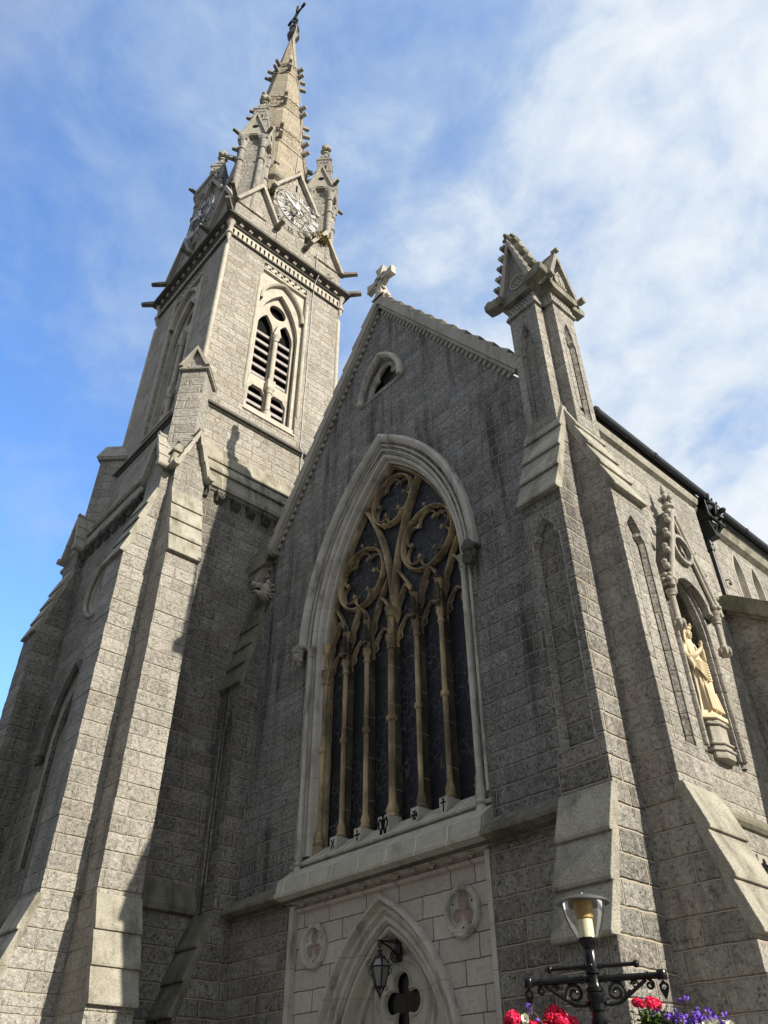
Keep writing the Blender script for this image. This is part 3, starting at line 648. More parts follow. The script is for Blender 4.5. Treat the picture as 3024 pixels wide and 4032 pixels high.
# --- nave side wall with the statue niche
NY,NH=2.95,.53
NI=arch(NH,6.85,9.35,10.55,10)
b=B(); fs=SD(5.55,0); b.plate([(.02,0),(5.0,0),(5.0,13.70),(.02,13.70)],[shift(NI,NY)],fs,0,.6)
nv=b.build('side_wall','pier',CA)
b=B(); fc=SD(5.33,0); LC=[shift(arch(.23,10.2,12.55,13.25,8),y) for y in(7.05,7.95,13.6,14.5,20.1,21.0)]
b.plate([(5.001,0),(26,0),(26,13.70),(5.001,13.70)],LC,fc,0,.5); b.build('clerestory_wall','pier',nv)
for L in LC:
    b=B(); b.loft(L[::-1],[(-.06,-.004),(0,-.006),(.13,.36)],fc); cw_=b.build('clerestory_window','dressed',nv)
    b=B(); b.prism(L,fc,.36,.4); b.build('window_glass','dglass',cw_)
b=B(); b.box(-5.2,5.3,.56,26,13.4,13.5); b.add([(5.72,.5,13.72),(5.72,26,13.72),(0,26,22.0),(0,.5,22.0),(-5.72,.5,13.72),(-5.72,26,13.72)],[(0,1,2,3),(3,2,5,4)]); b.box(-5.4,-5.0,.5,26,0,13.7); b.box(-5.3,5.3,25.6,25.9,0,14); b.build('roof','slate',CA)
b=B(); b.box(5.30,5.68,.86,5.0,13.742,13.96); b.box(5.1,5.62,5.01,26,13.742,13.96); b.build('roof_verge','slate',CA)
b=B(); b.prism([(.0,13.50),(.10,13.55),(.14,13.66),(.14,13.74),(0,13.74)],lambda u,v,d:(5.55+u,d,v),.85,5.0); b.prism([(.0,13.42),(.14,13.48),(.22,13.62),(.22,13.74),(0,13.74)],lambda u,v,d:(5.33+u,d,v),5.01,26); b.build('eaves_course','smooth',nv)
def gutter(y0,y1,x):
    b=B(); P=[(x-.09,13.93)]+[(x+.085*cos(t),13.90+.10*sin(t)) for t in[PI+PI*i/8 for i in range(9)]]+[(x+.09,13.93),(x+.07,13.93),(x-.07,13.93)]
    b.prism(P,lambda u,v,d:(u,d,v),y0,y1)
    k=int((y1-y0)/1.8)
    for i in range(k+1): b.prism([(u+(u-x)*.14,v+(v-13.93)*.14+.006) for u,v in P],lambda u,v,d:(u,d,v),y0+.05+i*(y1-y0-.15)/max(1,k),y0+.14+i*(y1-y0-.15)/max(1,k))
    b.build('gutter','castblack',CA,smooth=40)
gutter(.86,5.35,5.76); gutter(5.36,26,5.68)
# rain-water head and pipe
b=B(); X0=5.34
b.box(X0,X0+.42,5.22,5.84,13.30,13.80); b.box(X0-.0,X0+.47,5.17,5.89,13.80,13.88); b.box(X0,X0+.46,5.18,5.88,13.24,13.30)
b.prism([(-.30,13.24),(.30,13.24),(.11,12.86),(-.11,12.86)],lambda u,v,d:(d,5.53+u,v),X0,X0+.36)
hp=b.build('rainwater_head','castblack',CA,bev=.01)
b=B()
for y in(5.2,5.42,5.64,5.86): b.tube([(X0+.43,y,13.86),(X0+.43,y,14.06)],[.018,.003],6); b.ball((X0+.43,y,14.0),(.028,.028,.03),6,5)
b.ball((X0+.50,5.53,13.55),(.10,.13,.14)); b.ball((X0+.62,5.53,13.48),(.10,.07,.07)); b.tube([(X0+.4,5.3,13.75),(X0+.56,5.35,13.6),(X0+.46,5.45,13.4),(X0+.56,5.56,13.32),(X0+.44,5.7,13.4),(X0+.56,5.76,13.62),(X0+.42,5.8,13.76)],.04,6)
b.tube([(X0+.38,5.35,13.2),(X0+.44,5.42,13.1),(X0+.3,5.46,12.98)],.035,6); b.tube([(X0+.38,5.7,13.2),(X0+.44,5.63,13.1),(X0+.3,5.6,12.98)],.035,6)
b.build('cast_ornament','castblack',hp,smooth=60)
b=B(); b.lathe((X0+.13,5.42,0),[(.058,10.95),(.058,12.5),(.085,12.5),(.085,12.56),(.07,12.57),(.07,12.64),(.085,12.65),(.085,12.71),(.058,12.71),(.058,12.95)],12); b.tube([(X0+.13,5.42,11.0),(X0+.18,5.42,10.9),(X0+.34,5.42,10.84)],.062,10); b.build('downpipe','castblack',CA,smooth=50)
b=B(); b.tube([(5.33,6.04,12.02),(5.41,6.04,12.02),(5.43,6.06,11.96),(5.42,6.09,11.88),(5.41,6.06,11.86),(5.40,6.03,11.92)],.016,6); b.build('iron_hook','wrought',nv)
# aisle with sloping coping
b=B(); fy=lambda u,v,d:(u,4.90+d,v); sl_=-.665
b.prism([(5.56,0),(11,0),(11,10.58+sl_*5.45),(5.56,10.58)],fy,.0,16); ais=b.build('aisle','pier',nv)
b=B(); b.prism([(5.50,10.60),(5.56,10.60),(11,10.60+sl_*5.44),(11,10.92+sl_*5.44),(5.80,10.86),(5.50,10.92)],fy,-.20,.4); b.prism([(5.64,10.49),(11,10.49+sl_*5.36),(11,10.62+sl_*5.36),(5.64,10.62)],fy,-.12,.1); b.build('aisle_coping','mossy',ais,bev=.015)
b=B(); b.prism([(.0,5.72),(.05,5.74),(.10,5.80),(.11,5.86),(.02,5.98),(0,5.98)],lambda u,v,d:(5.55+u,d,v),.95,4.9); b.build('string_course','mossy',nv)
b=B(); b.plate([(3.16,5.0),(3.52,5.0),(3.52,5.36),(3.16,5.36)],[foil(3.34,5.18,.15,4)],SD(5.58),0,.025); vt=b.build('carved_vent','dressed',nv)
b=B(); b.box(5.551,5.556,3.17,3.51,5.01,5.35); b.build('vent_opening','void',vt)
# niche: moulded arch, canopy gable, hanging shafts
fn=SD(5.55,NY)
b=B(); b.loft(NI,[(.20,0),(.20,-.03),(.17,-.06)]+roll(.12,-.02,.05,0,180,5)+[(.06,.0),(.04,.07),(0,.08),(0,.42)],fn)
ni=b.build('niche','pier',nv,smooth=40)
b=B(); b.bar(arch(.64,6.95,9.35,10.70,10),.10,-.12,.02,fn,False,.5); b.bar(arch(.54,6.95,9.35,10.56,10),.07,-.07,.06,fn,False,.5); b.build('niche_arch','pier',ni,smooth=35)
b=B(); b.prism(NI,fn,.42,.45); b.box(5.15,5.56,NY-NH,NY+NH,6.75,6.86); b.build('niche_back','granite',ni)
CX=5.55; DZ=-.40; fnn=lambda u,v,d:(CX+d,NY+u,v+DZ)
b=B(); ARo=arch(.50,9.3,9.75,10.78,8); TR=[(-.86,10.35),(0,12.55),(.86,10.35)]
b.plate([(-.80,10.30),(-.56,10.30)]+[(x*1.13,z+.03) for x,z in arch(.50,10.30,10.301,10.82,8)]+[(.56,10.30),(.80,10.30),(0,12.35)],[foil(0,11.55,.24,3,PI/2,.5,.5)],fnn,.12,.26)
b.bar(shift(circ(0,11.55,.31,28),0),.07,.22,.36,fnn,True,1)
b.build('canopy_gable','pier',ni,smooth=35)
for s in(-1,1):
    b=B(); b.prism([(s*.93,10.30),(s*.80,10.30),(0,12.32),(0,12.62)],fnn,.0,.29); cc=b.build('canopy_coping','dark',ni)  # sides coloured dark for their shade as well as soot
    b=B(); b.tube([fnn(s*.88,10.30,.34),fnn(s*.0,12.56,.34)],.055,8); b.tube([fnn(s*.80,10.30,.31),fnn(0,12.36,.31)],.035,8); b.build('canopy_roll','dressed',cc,smooth=50)
for s in(-1,1):
    for i in range(4):
        t=(i+.6)/4.4; y=s*lerp(.92,.03,t); z=lerp(10.42,12.5,t)+DZ; b=B()
        b.ball((CX+.33,NY+y+s*.08,z+.06),(.07,.085,.07),8,6); b.ball((CX+.33,NY+y+s*.13,z+.14),(.06,.06,.05),8,6); b.build('crocket','dressed',ni,smooth=60)
    b=B(); y=NY+s*.80; x=CX+.24
    zq=lambda z:9.02+(z-8.98)*.70
    b.lathe((x,y,0),[(r_,zq(z_)) for r_,z_ in((.02,8.98),(.07,9.02),(.10,9.12),(.12,9.25),(.075,9.30),(.06,9.36),(.06,10.0),(.085,10.02),(.085,10.07),(.07,10.08),(.11,10.16),(.11,10.20),(.07,10.22),(.12,10.32),(.14,10.38),(.05,10.40))],12); cl=b.build('hanging_shaft','dressed',ni,smooth=45)
    b=B()
    for q in range(7):
        a=q*2*PI/7; b.ball((x+.10*cos(a),y+.10*sin(a),9.13),(.035,.035,.08),6,5); b.ball((x+.13*cos(a),y+.13*sin(a),10.47+DZ),(.06,.06,.05),6,5); b.ball((x+.10*cos(a+.4),y+.10*sin(a+.4),10.58+DZ),(.055,.055,.05),6,5)
    b.ball((x,y,10.52+DZ),.10,8,6); b.build('carved_leaves','dressed',cl,smooth=60)
b=B(); b.lathe((CX+.28,NY,DZ-.1),[(.12,12.48),(.07,12.6),(.06,12.72),(.13,12.76),(.13,12.80),(.06,12.83),(.05,12.95),(.06,13.1),(.05,13.14),(.075,13.18),(.065,13.22),(.0,13.5)],10)
for q in range(5): a=q*1.257; b.ball((CX+.28+.10*cos(a),NY+.10*sin(a),13.0+DZ-.1),(.06,.06,.07),7,5)
for q in range(4): a=q*PI/2+.4; b.ball((CX+.28+.08*cos(a),NY+.08*sin(a),12.62+DZ-.1),(.055,.055,.07),7,5)
b.build('canopy_finial','dressed',ni,smooth=50)
b=B(); 
for hw,z0,z1 in((.31,6.80,6.92),(.36,6.92,6.965),(.29,6.965,7.04),(.35,7.04,7.085),(.27,7.085,7.40),(.34,7.40,7.44),(.30,7.44,7.50)):
    b.prism([(-hw,-.4),(hw,-.4),(hw,.10*hw/.4),(hw*.45,.24*hw/.4),(-hw*.45,.24*hw/.4),(-hw,.10*hw/.4)],lambda u,v,d:(5.55+v,NY-.06+u,d),z0,z1)
b.build('pedestal','dressed',ni,bev=.02)

# ------------------------------------------------------------------ statue in the niche
def loftz(b,secs,n=28):
    'stack of closed rings: (z, cx, cy, fn(angle)->radius)'
    vs=[]; m=len(secs)
    for z,cx,cy,fn_ in secs:
        for i in range(n):
            a=2*PI*i/n; r=fn_(a); vs.append((cx+r[0]*cos(a),cy+r[1]*sin(a),z))
    b.add(vs,[(i*n+j,i*n+(j+1)%n,(i+1)*n+(j+1)%n,(i+1)*n+j) for i in range(m-1) for j in range(n)]+[tuple(range(n))[::-1],tuple(range((m-1)*n,m*n))])
SZ=7.66
st=thing('statue','cream statue of a crowned woman praying, standing in the canopied niche of the side wall','statue',(5.50,NY-.07,7.5))
b=B(); b.prism([(-.40,-.35),(.40,-.35),(.40,.10),(.20,.26),(-.20,.26),(-.40,.10)],lambda u,v,d:(v,u,d),0,.08); b.prism([(-.33,-.3),(.33,-.3),(.33,.08),(.16,.2),(-.16,.2),(-.33,.08)],lambda u,v,d:(v,u,d),.08,.17); b.build('base','statue',st,bev=.012)
b=B()
def robe(r0,r1,fd,ph,k=13):
    return lambda a:(r0*(1+fd*sin(k*a+ph)+.5*fd*sin(5*a+ph*2)),r1*(1+fd*sin(k*a+ph)+.5*fd*sin(5*a+ph*2)))
secs=[(.17,0,0,robe(.235,.25,.11,0)),(.22,0,0,robe(.225,.24,.12,.1)),(.45,0.005,.01,robe(.20,.215,.12,.4)),(.70,.01,.02,robe(.185,.205,.11,.9)),(.92,.02,.03,robe(.18,.21,.06,1.5)),(1.08,.02,.03,robe(.165,.205,.05,2.2)),(1.22,.015,.02,robe(.145,.18,.035,3)),(1.36,.01,.015,robe(.14,.185,.02,3)),(1.50,.0,.01,robe(.13,.195,.012,3)),(1.58,.0,.005,robe(.11,.17,.0,3)),(1.63,.0,.0,robe(.07,.09,0,3)),(1.67,.01,.0,robe(.055,.055,0,3)),(1.72,.015,0,robe(.052,.052,0,3))]
loftz(b,secs,66)
# mantle drawn across the body in curved folds
for i in range(7):
    t=i/6; z0=1.20-.10*t; zd=.10+.30*t
    b.tube([(.10,-.195,z0),(.185,-.14,z0-zd*.45),(.225,-.03,z0-zd*.85),(.215,.09,z0-zd*.75),(.15,.18,z0-zd*.2),(.06,.215,z0+.03)],[.008,.017,.022,.021,.016,.006],7)
for i in range(6):
    y=-.15+.055*i; b.tube([(.17,y*.8,.80-.05*i),(.205,y,.56),(.222,y*1.15,.34),(.24,y*1.3,.17)],[.006,.018,.022,.026],6)
b.tube([(.06,.21,1.25),(.12,.25,.98),(.10,.262,.66),(.16,.235,.40)],[.015,.03,.036,.012],7)
# arms: elbows out, hands joined before the breast
for s in(-1,1):
    b.tube([(.0,s*.185,1.52),(.0,s*.235,1.36),(.06,s*.245,1.22),(.15,s*.15,1.27),(.215,s*.05,1.38),(.235,s*.025,1.43)],[.055,.066,.07,.056,.04,.026],9)
    b.tube([(.06,s*.245,1.22),(.10,s*.225,1.08),(.10,s*.215,.98)],[.06,.05,.01],8)
b.build('robed_body','statue',st,smooth=70)
b=B()
for s in(-1,1):
    b.ball((.245,s*.02,1.46),(.02,.016,.05),8,6)
    for i,(L,dx) in enumerate(((.085,.012),(.098,.004),(.095,-.006),(.078,-.016))): b.tube([(.245+dx*1.3,s*.018,1.49),(.252+dx*1.5,s*.014,1.49+L*.6),(.250+dx*1.5,s*.008,1.49+L)],[.009,.008,.005],6)
    b.tube([(.228,s*.02,1.455),(.212,s*.018,1.50),(.212,s*.012,1.535)],[.010,.009,.006],6)
b.build('joined_hands','statue',st,smooth=60)
b=B(); hz=1.82; hx=.03
b.ball((hx,0,hz),(.088,.078,.112),14,10); b.ball((hx+.086,0,hz-.02),(.02,.014,.026)); b.ball((hx+.075,0,hz-.062),(.014,.024,.008)); b.ball((hx+.055,0,hz-.095),(.03,.03,.022))
for s in(-1,1): b.ball((hx+.070,s*.032,hz+.004),(.014,.018,.008)); b.ball((hx+.066,s*.034,hz+.024),(.016,.022,.008)); b.ball((hx+.05,s*.04,hz-.03),(.032,.028,.03))
hd_=b.build('head','statue',st,smooth=60)
b=B(); 
for s in(-1,1): b.tube([(hx+.03,s*.05,hz+.10),(hx-.01,s*.088,hz+.02),(hx-.02,s*.095,hz-.10),(hx-.01,s*.11,hz-.22),(.03,s*.12,hz-.34)],[.03,.035,.032,.03,.01],7)
b.ball((hx-.035,0,hz+.01),(.085,.09,.118)); b.tube([(hx-.07,0,hz),(-.09,0,1.6),(-.12,0,1.2)],[.06,.09,.04],8); b.build('hair','statue',hd_,smooth=60)
b=B(); b.lathe((hx-.01,0,hz),[(.095,.07),(.105,.075),(.115,.12),(.118,.125),(.105,.13),(.09,.08)],16)
for i in range(8): a=i*PI/4; b.ball((hx-.01+.118*cos(a),.118*sin(a),hz+.155),(.022,.022,.035),6,5); b.ball((hx-.01+.117*cos(a+.39),.117*sin(a+.39),hz+.13),(.02,.02,.014),6,4)
b.build('crown','statue',hd_,smooth=50)

# ------------------------------------------------------------------ tower
TX,TY=-9.14,.15; HL=3.38
b=B(); lan=shift(arch(.62,6.95,10.1,11.5,10),0); ros=circ(0,14.95,.88,32)
fw_=lambda u,v,d:(TX+u,TY-HL+d,v)
b.plate([(-HL,0),(HL,0),(HL,17.42),(-HL,17.42)],[lan,ros],fw_,0,.5)
b.prism([(-HL,0),(HL,0),(HL,17.42),(-HL,17.42)],fw_,.501,2*HL)
tw=b.build('tower_wall','granite',CA)
b=B(); b.loft(lan,[(.14,-.0),(.14,-.02)]+roll(.08,.02,.05,0,180,5)+[(.0,.10),(0,.3)],fw_); lw=b.build('lancet_window','dressed',tw,smooth=40)
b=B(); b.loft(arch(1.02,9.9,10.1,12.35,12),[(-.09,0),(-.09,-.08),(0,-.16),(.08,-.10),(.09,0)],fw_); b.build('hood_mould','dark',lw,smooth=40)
b=B(); b.prism(lan,fw_,.3,.34); b.build('window_glass','dglass',lw)
b=B()
for s in(-1,1): b.bar(shift(arch(.27,6.95,10.0,10.7,8),s*.29),.09,.10,.28,fw_)
b.bar(foil(0,10.95,.26,4),.07,.12,.28,fw_,True); b.build('window_tracery','dressed',lw)
for s in(-1,1):
    b=B(); x=TX+s*1.03; b.ball((x,TY-HL-.10,9.82),(.10,.11,.13)); b.ball((x,TY-HL-.2,9.80),(.03,.04,.04)); b.ball((x,TY-HL-.1,9.93),(.13,.12,.06))
    for q in range(5): b.ball((x+.09*cos(q*1.2),TY-HL-.14,9.72+.03*sin(q*2)),(.045,.05,.05),6,5)
    b.build('carved_head','dark',lw,smooth=60)
b=B(); b.loft(circ(0,14.95,.88,36),[(.17,0),(.17,-.03)]+roll(.09,-.0,.07,0,180,6)+[(.0,.06),(-.05,.10),(-.08,.22),(-.08,.34)],fw_,True); rw=b.build('round_window','dressed',tw,smooth=40)
b=B(); b.plate(circ(0,14.95,.84,32),[foil(0,14.95,.62,6)],fw_,.16,.28); b.bar(foil(0,14.95,.62,6),.08,.12,.2,fw_,True); b.build('foiled_tracery','dressed',rw)
b=B(); b.prism(circ(0,14.95,.84,24),fw_,.3,.33); b.build('window_glass','dglass',rw)
def ring4(prof,f=1.0): 
    b=B(); b.lathe((TX,TY,0),[(h*sqrt(2),z) for h,z in prof],4,2,False,PI/4); return b
ring4([(HL+.0,5.66),(HL+.10,5.70),(HL+.12,5.82),(HL+.0,6.28)]).build('string_course','mossy',tw)
b=ring4([(HL-.01,17.36),(HL+.05,17.38),(HL+.09,17.44),(HL+.16,17.47),(HL+.165,17.60),(HL+.02,18.19)]); b.build('tower_cornice','table',tw)
ring4([(HL-.05,18.11),(HL+.11,18.11),(HL+.115,18.16),(HL-.16,18.74)]).build('weathering_course','table',tw)
ring4([(HL-.22,18.66),(HL-.07,18.66),(HL-.065,18.71),(3.02,19.5),(2.97,19.5),(2.97,20.0)]).build('weathering_course','table',tw)
ring4([(2.972,19.4),(2.972,21.1)]).build('stage_wall','tower',tw)
ring4([(2.96,21.06),(3.03,21.07),(3.04,21.13),(3.13,21.14),(3.13,21.19),(2.90,21.50)]).build('string_course','dark',tw)  # dark colour paints in the shaded underside of the string
# corbels beneath the cornice
def corbel(kind):
    b=B(); b.box(-.17,.17,-.20,.0,17.25,17.37); b.prism([(0,16.98),(.10,17.02),(.17,17.12),(.18,17.25),(0,17.25)],lambda u,v,d:(d,-u,v),-.14,.14)
    if kind==0:
        for i in range(3): b.prism([(-.13+.09*i,17.24),(-.05+.09*i,17.24),(-.09+.09*i,17.10)],lambda u,v,d:(u,-.24+d,v),0,.1)
    else:
        b.ball((0,-.19,17.13),(.10,.09,.09),8,6); b.ball((0,-.27,17.12),(.03,.04,.03),6,5)
        for e in(-1,1): b.ball((e*.045,-.26,17.16),(.022,.02,.02),6,4); b.ball((e*.10,-.18,17.17),(.05,.05,.05),6,5)
    return b
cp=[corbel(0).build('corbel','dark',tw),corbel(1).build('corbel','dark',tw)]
spots=[(TX+HL,-2.12+.565*i,PI/2) for i in range(6)]+[(TX+2.18-.55*i,TY-HL,0.) for i in range(9)]
for i,(x,y,r) in enumerate(spots):
    o=cp[i%2] if i<2 else cp[i%2].copy()
    if i>=2: S.collection.objects.link(o)
    o.location=(x,y,0); o.rotation_euler=(0,0,r)
# gabled buttresses of the tower
def tbutt(w,mid,loc,rot,zt=16.55,top=.26,gz0=17.5,ga=18.95,m='pier',over=.1):
    lo=mid+.52; g=lambda u,v,d:(d,-u,v); b=B()
    courses(b,w,[(lo,0),(lo,3.72),(mid,5.66),(mid,14.12),(top,zt),(top,gz0)],.335 if m=='granite' else .36,random.Random(len(S.objects)))
    o=b.build('buttress',m,CA,loc,rot,bev=.009)
    for a,c,da,dc,n in((3.74,5.66,lo,mid,3),(14.12,zt,mid,top,4)):
        for i in range(n):
            b=B(); slab(b,w,lerp(a,c,i/n),lerp(a,c,(i+1)/n),lerp(da,dc,i/n),lerp(da,dc,(i+1)/n),k=i); b.build('weathering_slab','smooth',o,bev=.01)
    f=lambda u,v,d:(u,-top+d,v)
    b=B(); b.prism([(-w/2,gz0),(w/2,gz0),(0,ga)],f,0,1.5); gb=b.build('gablet','pier',o)
    b=B()
    for s in(-1,1):
        for k in range(3):
            t0,t1=k/3,(k+1)/3; hw=w/2+over
            b.prism([(s*lerp(hw,0,t0)+s*.05,lerp(gz0-.12,ga+.12,t0)-.05),(s*lerp(hw,0,t0)-s*.12,lerp(gz0-.12,ga+.12,t0)-.05),(s*lerp(hw,0,t1)-(s*.10 if k<2 else 0),lerp(gz0-.12,ga+.12,t1)-(0 if k<2 else .26)),(s*lerp(hw,0,t1),lerp(gz0-.12,ga+.12,t1))],f,-.20-.002*k,.10)
            b.prism([(s*lerp(hw,0,t0)+s*.04,lerp(gz0-.12,ga+.12,t0)-.06),(s*lerp(hw,0,t0)-s*.05,lerp(gz0-.12,ga+.12,t0)-.05),(s*lerp(hw,0,t1)-s*.0,lerp(gz0-.12,ga+.12,t1)-.08),(s*lerp(hw,0,t1),lerp(gz0-.12,ga+.12,t1))],f,.105,1.5)
        b.lathe((s*(w/2+over+.0),-top-.27,gz0-.14),[(.03,0),(.11,0),(.11,.35),(.03,.35)],12,1)
    b.lathe((0,-top-.16,ga+.1),[(.075,0),(.075,.5)],8,1)
    for q in range(3): b.ball((.06*cos(q*2.09+.5),-top-.18,ga+.1+.06*sin(q*2.09+.5)),(.05,.03,.05),7,5)
    b.build('gablet_coping','dressed',gb,bev=.01)
    return o
xR,yF=TX+HL,TY-HL
tbutt(.98,.78,(xR,-2.73,0),PI/2)
tbutt(.98,.82,(xR-.49,yF,0),0,ga=18.85)
tbutt(.98,.82,(TX-HL+.62,yF,0),0,m='granite')
tbutt(.98,.78,(TX-HL,-2.73,0),-PI/2,m='granite')
# diagonal piers at the corners, below the bell stage
b=B(); hw=.40; f=lambda u,v,d:(u,-4.62+d,v)
b.prism([(-hw,17.3),(hw,17.3),(hw,22.0),(-hw,22.0)],f,0,1.2)
b.prism([(-hw-.10,21.93),(hw+.10,21.93),(hw+.10,22.08),(-hw-.10,22.08)],f,-.10,1.0)
b.prism([(-hw-.02,22.08),(hw+.02,22.08),(0,22.95)],f,-.02,1.4)
dp=b.build('corner_pier','pier',tw,(TX,TY,0),PI/4)
for s in(-1,1): b=B(); b.prism([(s*(hw+.12),22.06),(s*(hw-.02),22.06),(0,22.86),(0,23.05)],f,-.17,1.5); b.build('pier_coping','dressed',dp,(0,0,0))
copy_tree(dp,tw,None,-PI/4)
# --- bell stage, one face built and turned
HB=2.89; fl=lambda u,v,d:(u,-HB+d,v)
b=B(); PH=1.10; b.plate([(-HB,21.3),(HB-.30,21.3),(HB-.30,30.9),(-HB,30.9)],[[(-PH,21.98),(PH,21.98),(PH,30.62),(-PH,30.62)]],fl,0,.30)
face=b.build('bell_stage_wall','tower',CA,(TX,TY,0),0)
b=B(); b.plate([(-PH,21.98),(PH,21.98),(PH,30.2),(-PH,30.2)],[arch(.94,22.3,27.15,29.42,14)],fl,.14,.34)
b.loft(arch(.94,22.3,27.15,29.42,14),[(.16,.138),(.12,.145),(.11,.20),(.04,.21),(.0,.27),(0,.40)],fl)
bw=b.build('belfry_window','pale',face)
b=B(); LL=[shift(arch(.37,22.35,27.1,28.0,8),s*.47) for s in(-1,1)]
b.plate(arch(.94,22.3,27.15,29.42,14),LL+[circ(0.02,28.50,.40,24)],fl,.36,.50)
b.prism([(-.94,23.78),(.94,23.78),(.94,24.28),(-.94,24.28)],fl,.358,.52)
for s in(-1,1):
    for e in(-1,1): b.prism([(s*.47+e*.37,23.79),(s*.47+e*.20,23.79),(s*.47+e*.26,23.66),(s*.47+e*.37,23.52)],fl,.362,.50)
b.build('window_head','pale',bw)
b=B(); b.loft(arch(1.02,28.3,28.35,29.95,12),[(-.05,.14),(-.06,-.02),(.0,-.07),(.06,-.03),(.06,.14)],fl); b.build('hood_mould','pale',bw,smooth=40)
b=B(); b.prism([(-PH,21.98),(PH,21.98),(PH,22.30),(-PH,22.30)],fl,.06,.4); b.prism([(-PH-.02,21.93),(PH+.02,21.93),(PH+.02,22.0),(-PH-.02,22.0)],fl,-.05,.3); b.build('belfry_sill','pale',bw,bev=.01)
b=B(); b.lathe((0,-HB+.24,0),[(.17,22.3),(.17,22.55),(.12,22.62),(.15,22.68),(.10,22.75),(.10,23.55),(.13,23.57),(.11,23.62),(.16,23.80)],10); b.box(-.16,.16,-HB+.12,-HB+.36,23.80,24.26); b.lathe((0,-HB+.24,0),[(.13,24.26),(.10,24.34),(.10,26.50),(.14,26.52),(.11,26.58),(.13,26.68),(.18,26.80),(.19,26.86)],10); b.prism([(-.18,26.86),(.18,26.86),(.10,27.15),(.0,27.55),(-.10,27.15)],fl,.12,.4); b.build('belfry_shaft','pale',bw,smooth=45)
for s in(-1,1):
    for z in(22.60,23.03,23.46,24.58,25.05,25.52,26.0,26.47,26.95):
        b=B(); b.prism([(.50,z-.10),(.54,z-.10),(1.0,z+.30),(.96,z+.30)],lambda u,v,d:(d,-HB+u,v),s*.47-.365,s*.47+.365); b.box(s*.47-.365,s*.47+.365,-HB+.475,-HB+.50,z-.12,z+.02); b.build('louvre_board','louvre',bw)
b=B()      # stepped fret beneath the cornice
for k in range(7):
    u=-PH+.05+k*.30; b.prism([(u,30.34),(u+.20,30.34),(u+.20,30.46),(u,30.46)],fl,.02,.16); b.prism([(u+.12,30.46),(u+.30,30.46),(u+.30,30.60),(u+.12,30.60)],fl,.02,.16)
b.prism([(-PH,30.20),(PH,30.20),(PH,30.30),(-PH,30.30)],fl,.02,.3); b.prism([(-PH,30.30),(PH,30.30),(PH,30.62),(-PH,30.62)],fl,.16,.3); b.build('fret_band','pale',face)
for s in(-1,1): b=B(); b.lathe((s*(PH+.08),-HB+.01,0),[(.02,22.85),(.085,23.0),(.085,29.62),(.02,29.8)],10); b.build('edge_roll','pale',face,smooth=45)
b=B(); b.lathe((HB-.02,-HB+.02,0),[(.02,22.7),(.095,22.9),(.095,30.0),(.02,30.2)],10)
b.build('edge_roll','pale',face,smooth=45)
b=B(); n=26; st_=5.70/n; holes=[]
for i in range(n):
    u=-2.85+st_*(i+.5); holes.append([(u-.022,30.97),(u+.022,30.97),(u+.052,31.22),(u+.045,31.29),(u,31.33),(u-.045,31.29),(u-.052,31.22)])
b.plate([(-HB-.03,30.92),(HB-.09,30.92),(HB-.09,31.42),(-HB-.03,31.42)],holes,lambda u,v,d:(u,-HB-.03+d,v),0,.12); fz=b.build('arcaded_frieze','pale',face)
b=B(); b.prism([(-HB+.05,30.9),(HB-.1,30.9),(HB-.1,31.45),(-HB+.05,31.45)],fl,.10,.14); b.build('frieze_back','void',fz)
for i in range(12):
    u=-2.5+.4545*i; c=(u,-HB-.16,31.62); b=B()
    b.ball(c,(.05,.05,.05),7,5)
    for q in range(4): b.ball((u+.075*cos(q*PI/2+.4),c[1],31.62+.075*sin(q*PI/2+.4)),(.042,.05,.042),6,4)
    b.build('carved_flower','pale',face,smooth=50)
def spout(b,x,y,z,ang,L,w=.17,h=.16):
    dx,dy=cos(ang),sin(ang); px_,py_=-dy,dx; vs=[]
    for t,hh,dz,ww in((0,h,0,w),(L*.35,h,0,w),(L,h*.72,.03,w*.85)):
        for e in(-1,1):
            for g in(0,1): vs.append((x+dx*t+px_*e*ww/2,y+dy*t+py_*e*ww/2,z+dz+g*hh))
    b.add(vs,[(0,1,3,2),(8,10,11,9)]+[q for o in(0,4) for q in((o,o+1,o+5,o+4),(o+2,o+6,o+7,o+3),(o,o+4,o+6,o+2),(o+1,o+3,o+7,o+5))])
b=B(); spout(b,HB+.02,-HB-.02,31.86,-PI/4,.95,.22,.20); b.prism([(0,31.55),(.28,31.72),(.45,31.86),(.0,31.86)],lambda u,v,d:(HB-.08+(u-d)*.707,-HB+.08-(u+d)*.707,v),-.1,.1)
b.build('gargoyle','mossy',face,bev=.012)
b=B(); b.lathe((HB+.02,-HB-.02,0),[(.01,30.35),(.09,30.62),(.095,30.75),(.16,30.80),(.16,30.88),(.10,30.93),(.10,31.40),(.14,31.44),(.14,31.52),(.20,31.6)],12); b.build('corner_colonnette','pale',face,smooth=45)
for k in(1,2,3): copy_tree(face,CA,None,k*PI/2)
ring4([(HB-.01,30.78),(HB+.10,30.79),(HB+.11,30.84),(HB+.03,30.92)]).build('string_course','dark',CA)  # coloured dark to give the shade line below the frieze
ring4([(HB-.01,31.40),(HB+.03,31.41),(HB+.12,31.46),(HB+.12,31.50),(HB+.02,31.53),(HB+.03,31.70),(HB+.10,31.78),(HB+.37,31.80),(HB+.38,31.93),(HB+.05,32.06),(2.0,32.1)]).build('bell_stage_cornice','dark',CA)  # shade of the deep lip is put into the dark colour
b=B(); b.lathe((TX,TY,0),[(2.25*sqrt(2),21.2),(2.25*sqrt(2),30.8)],4,2,True,PI/4); b.build('dark_bell_core','void',CA)  # black core added so the louvre openings look dark
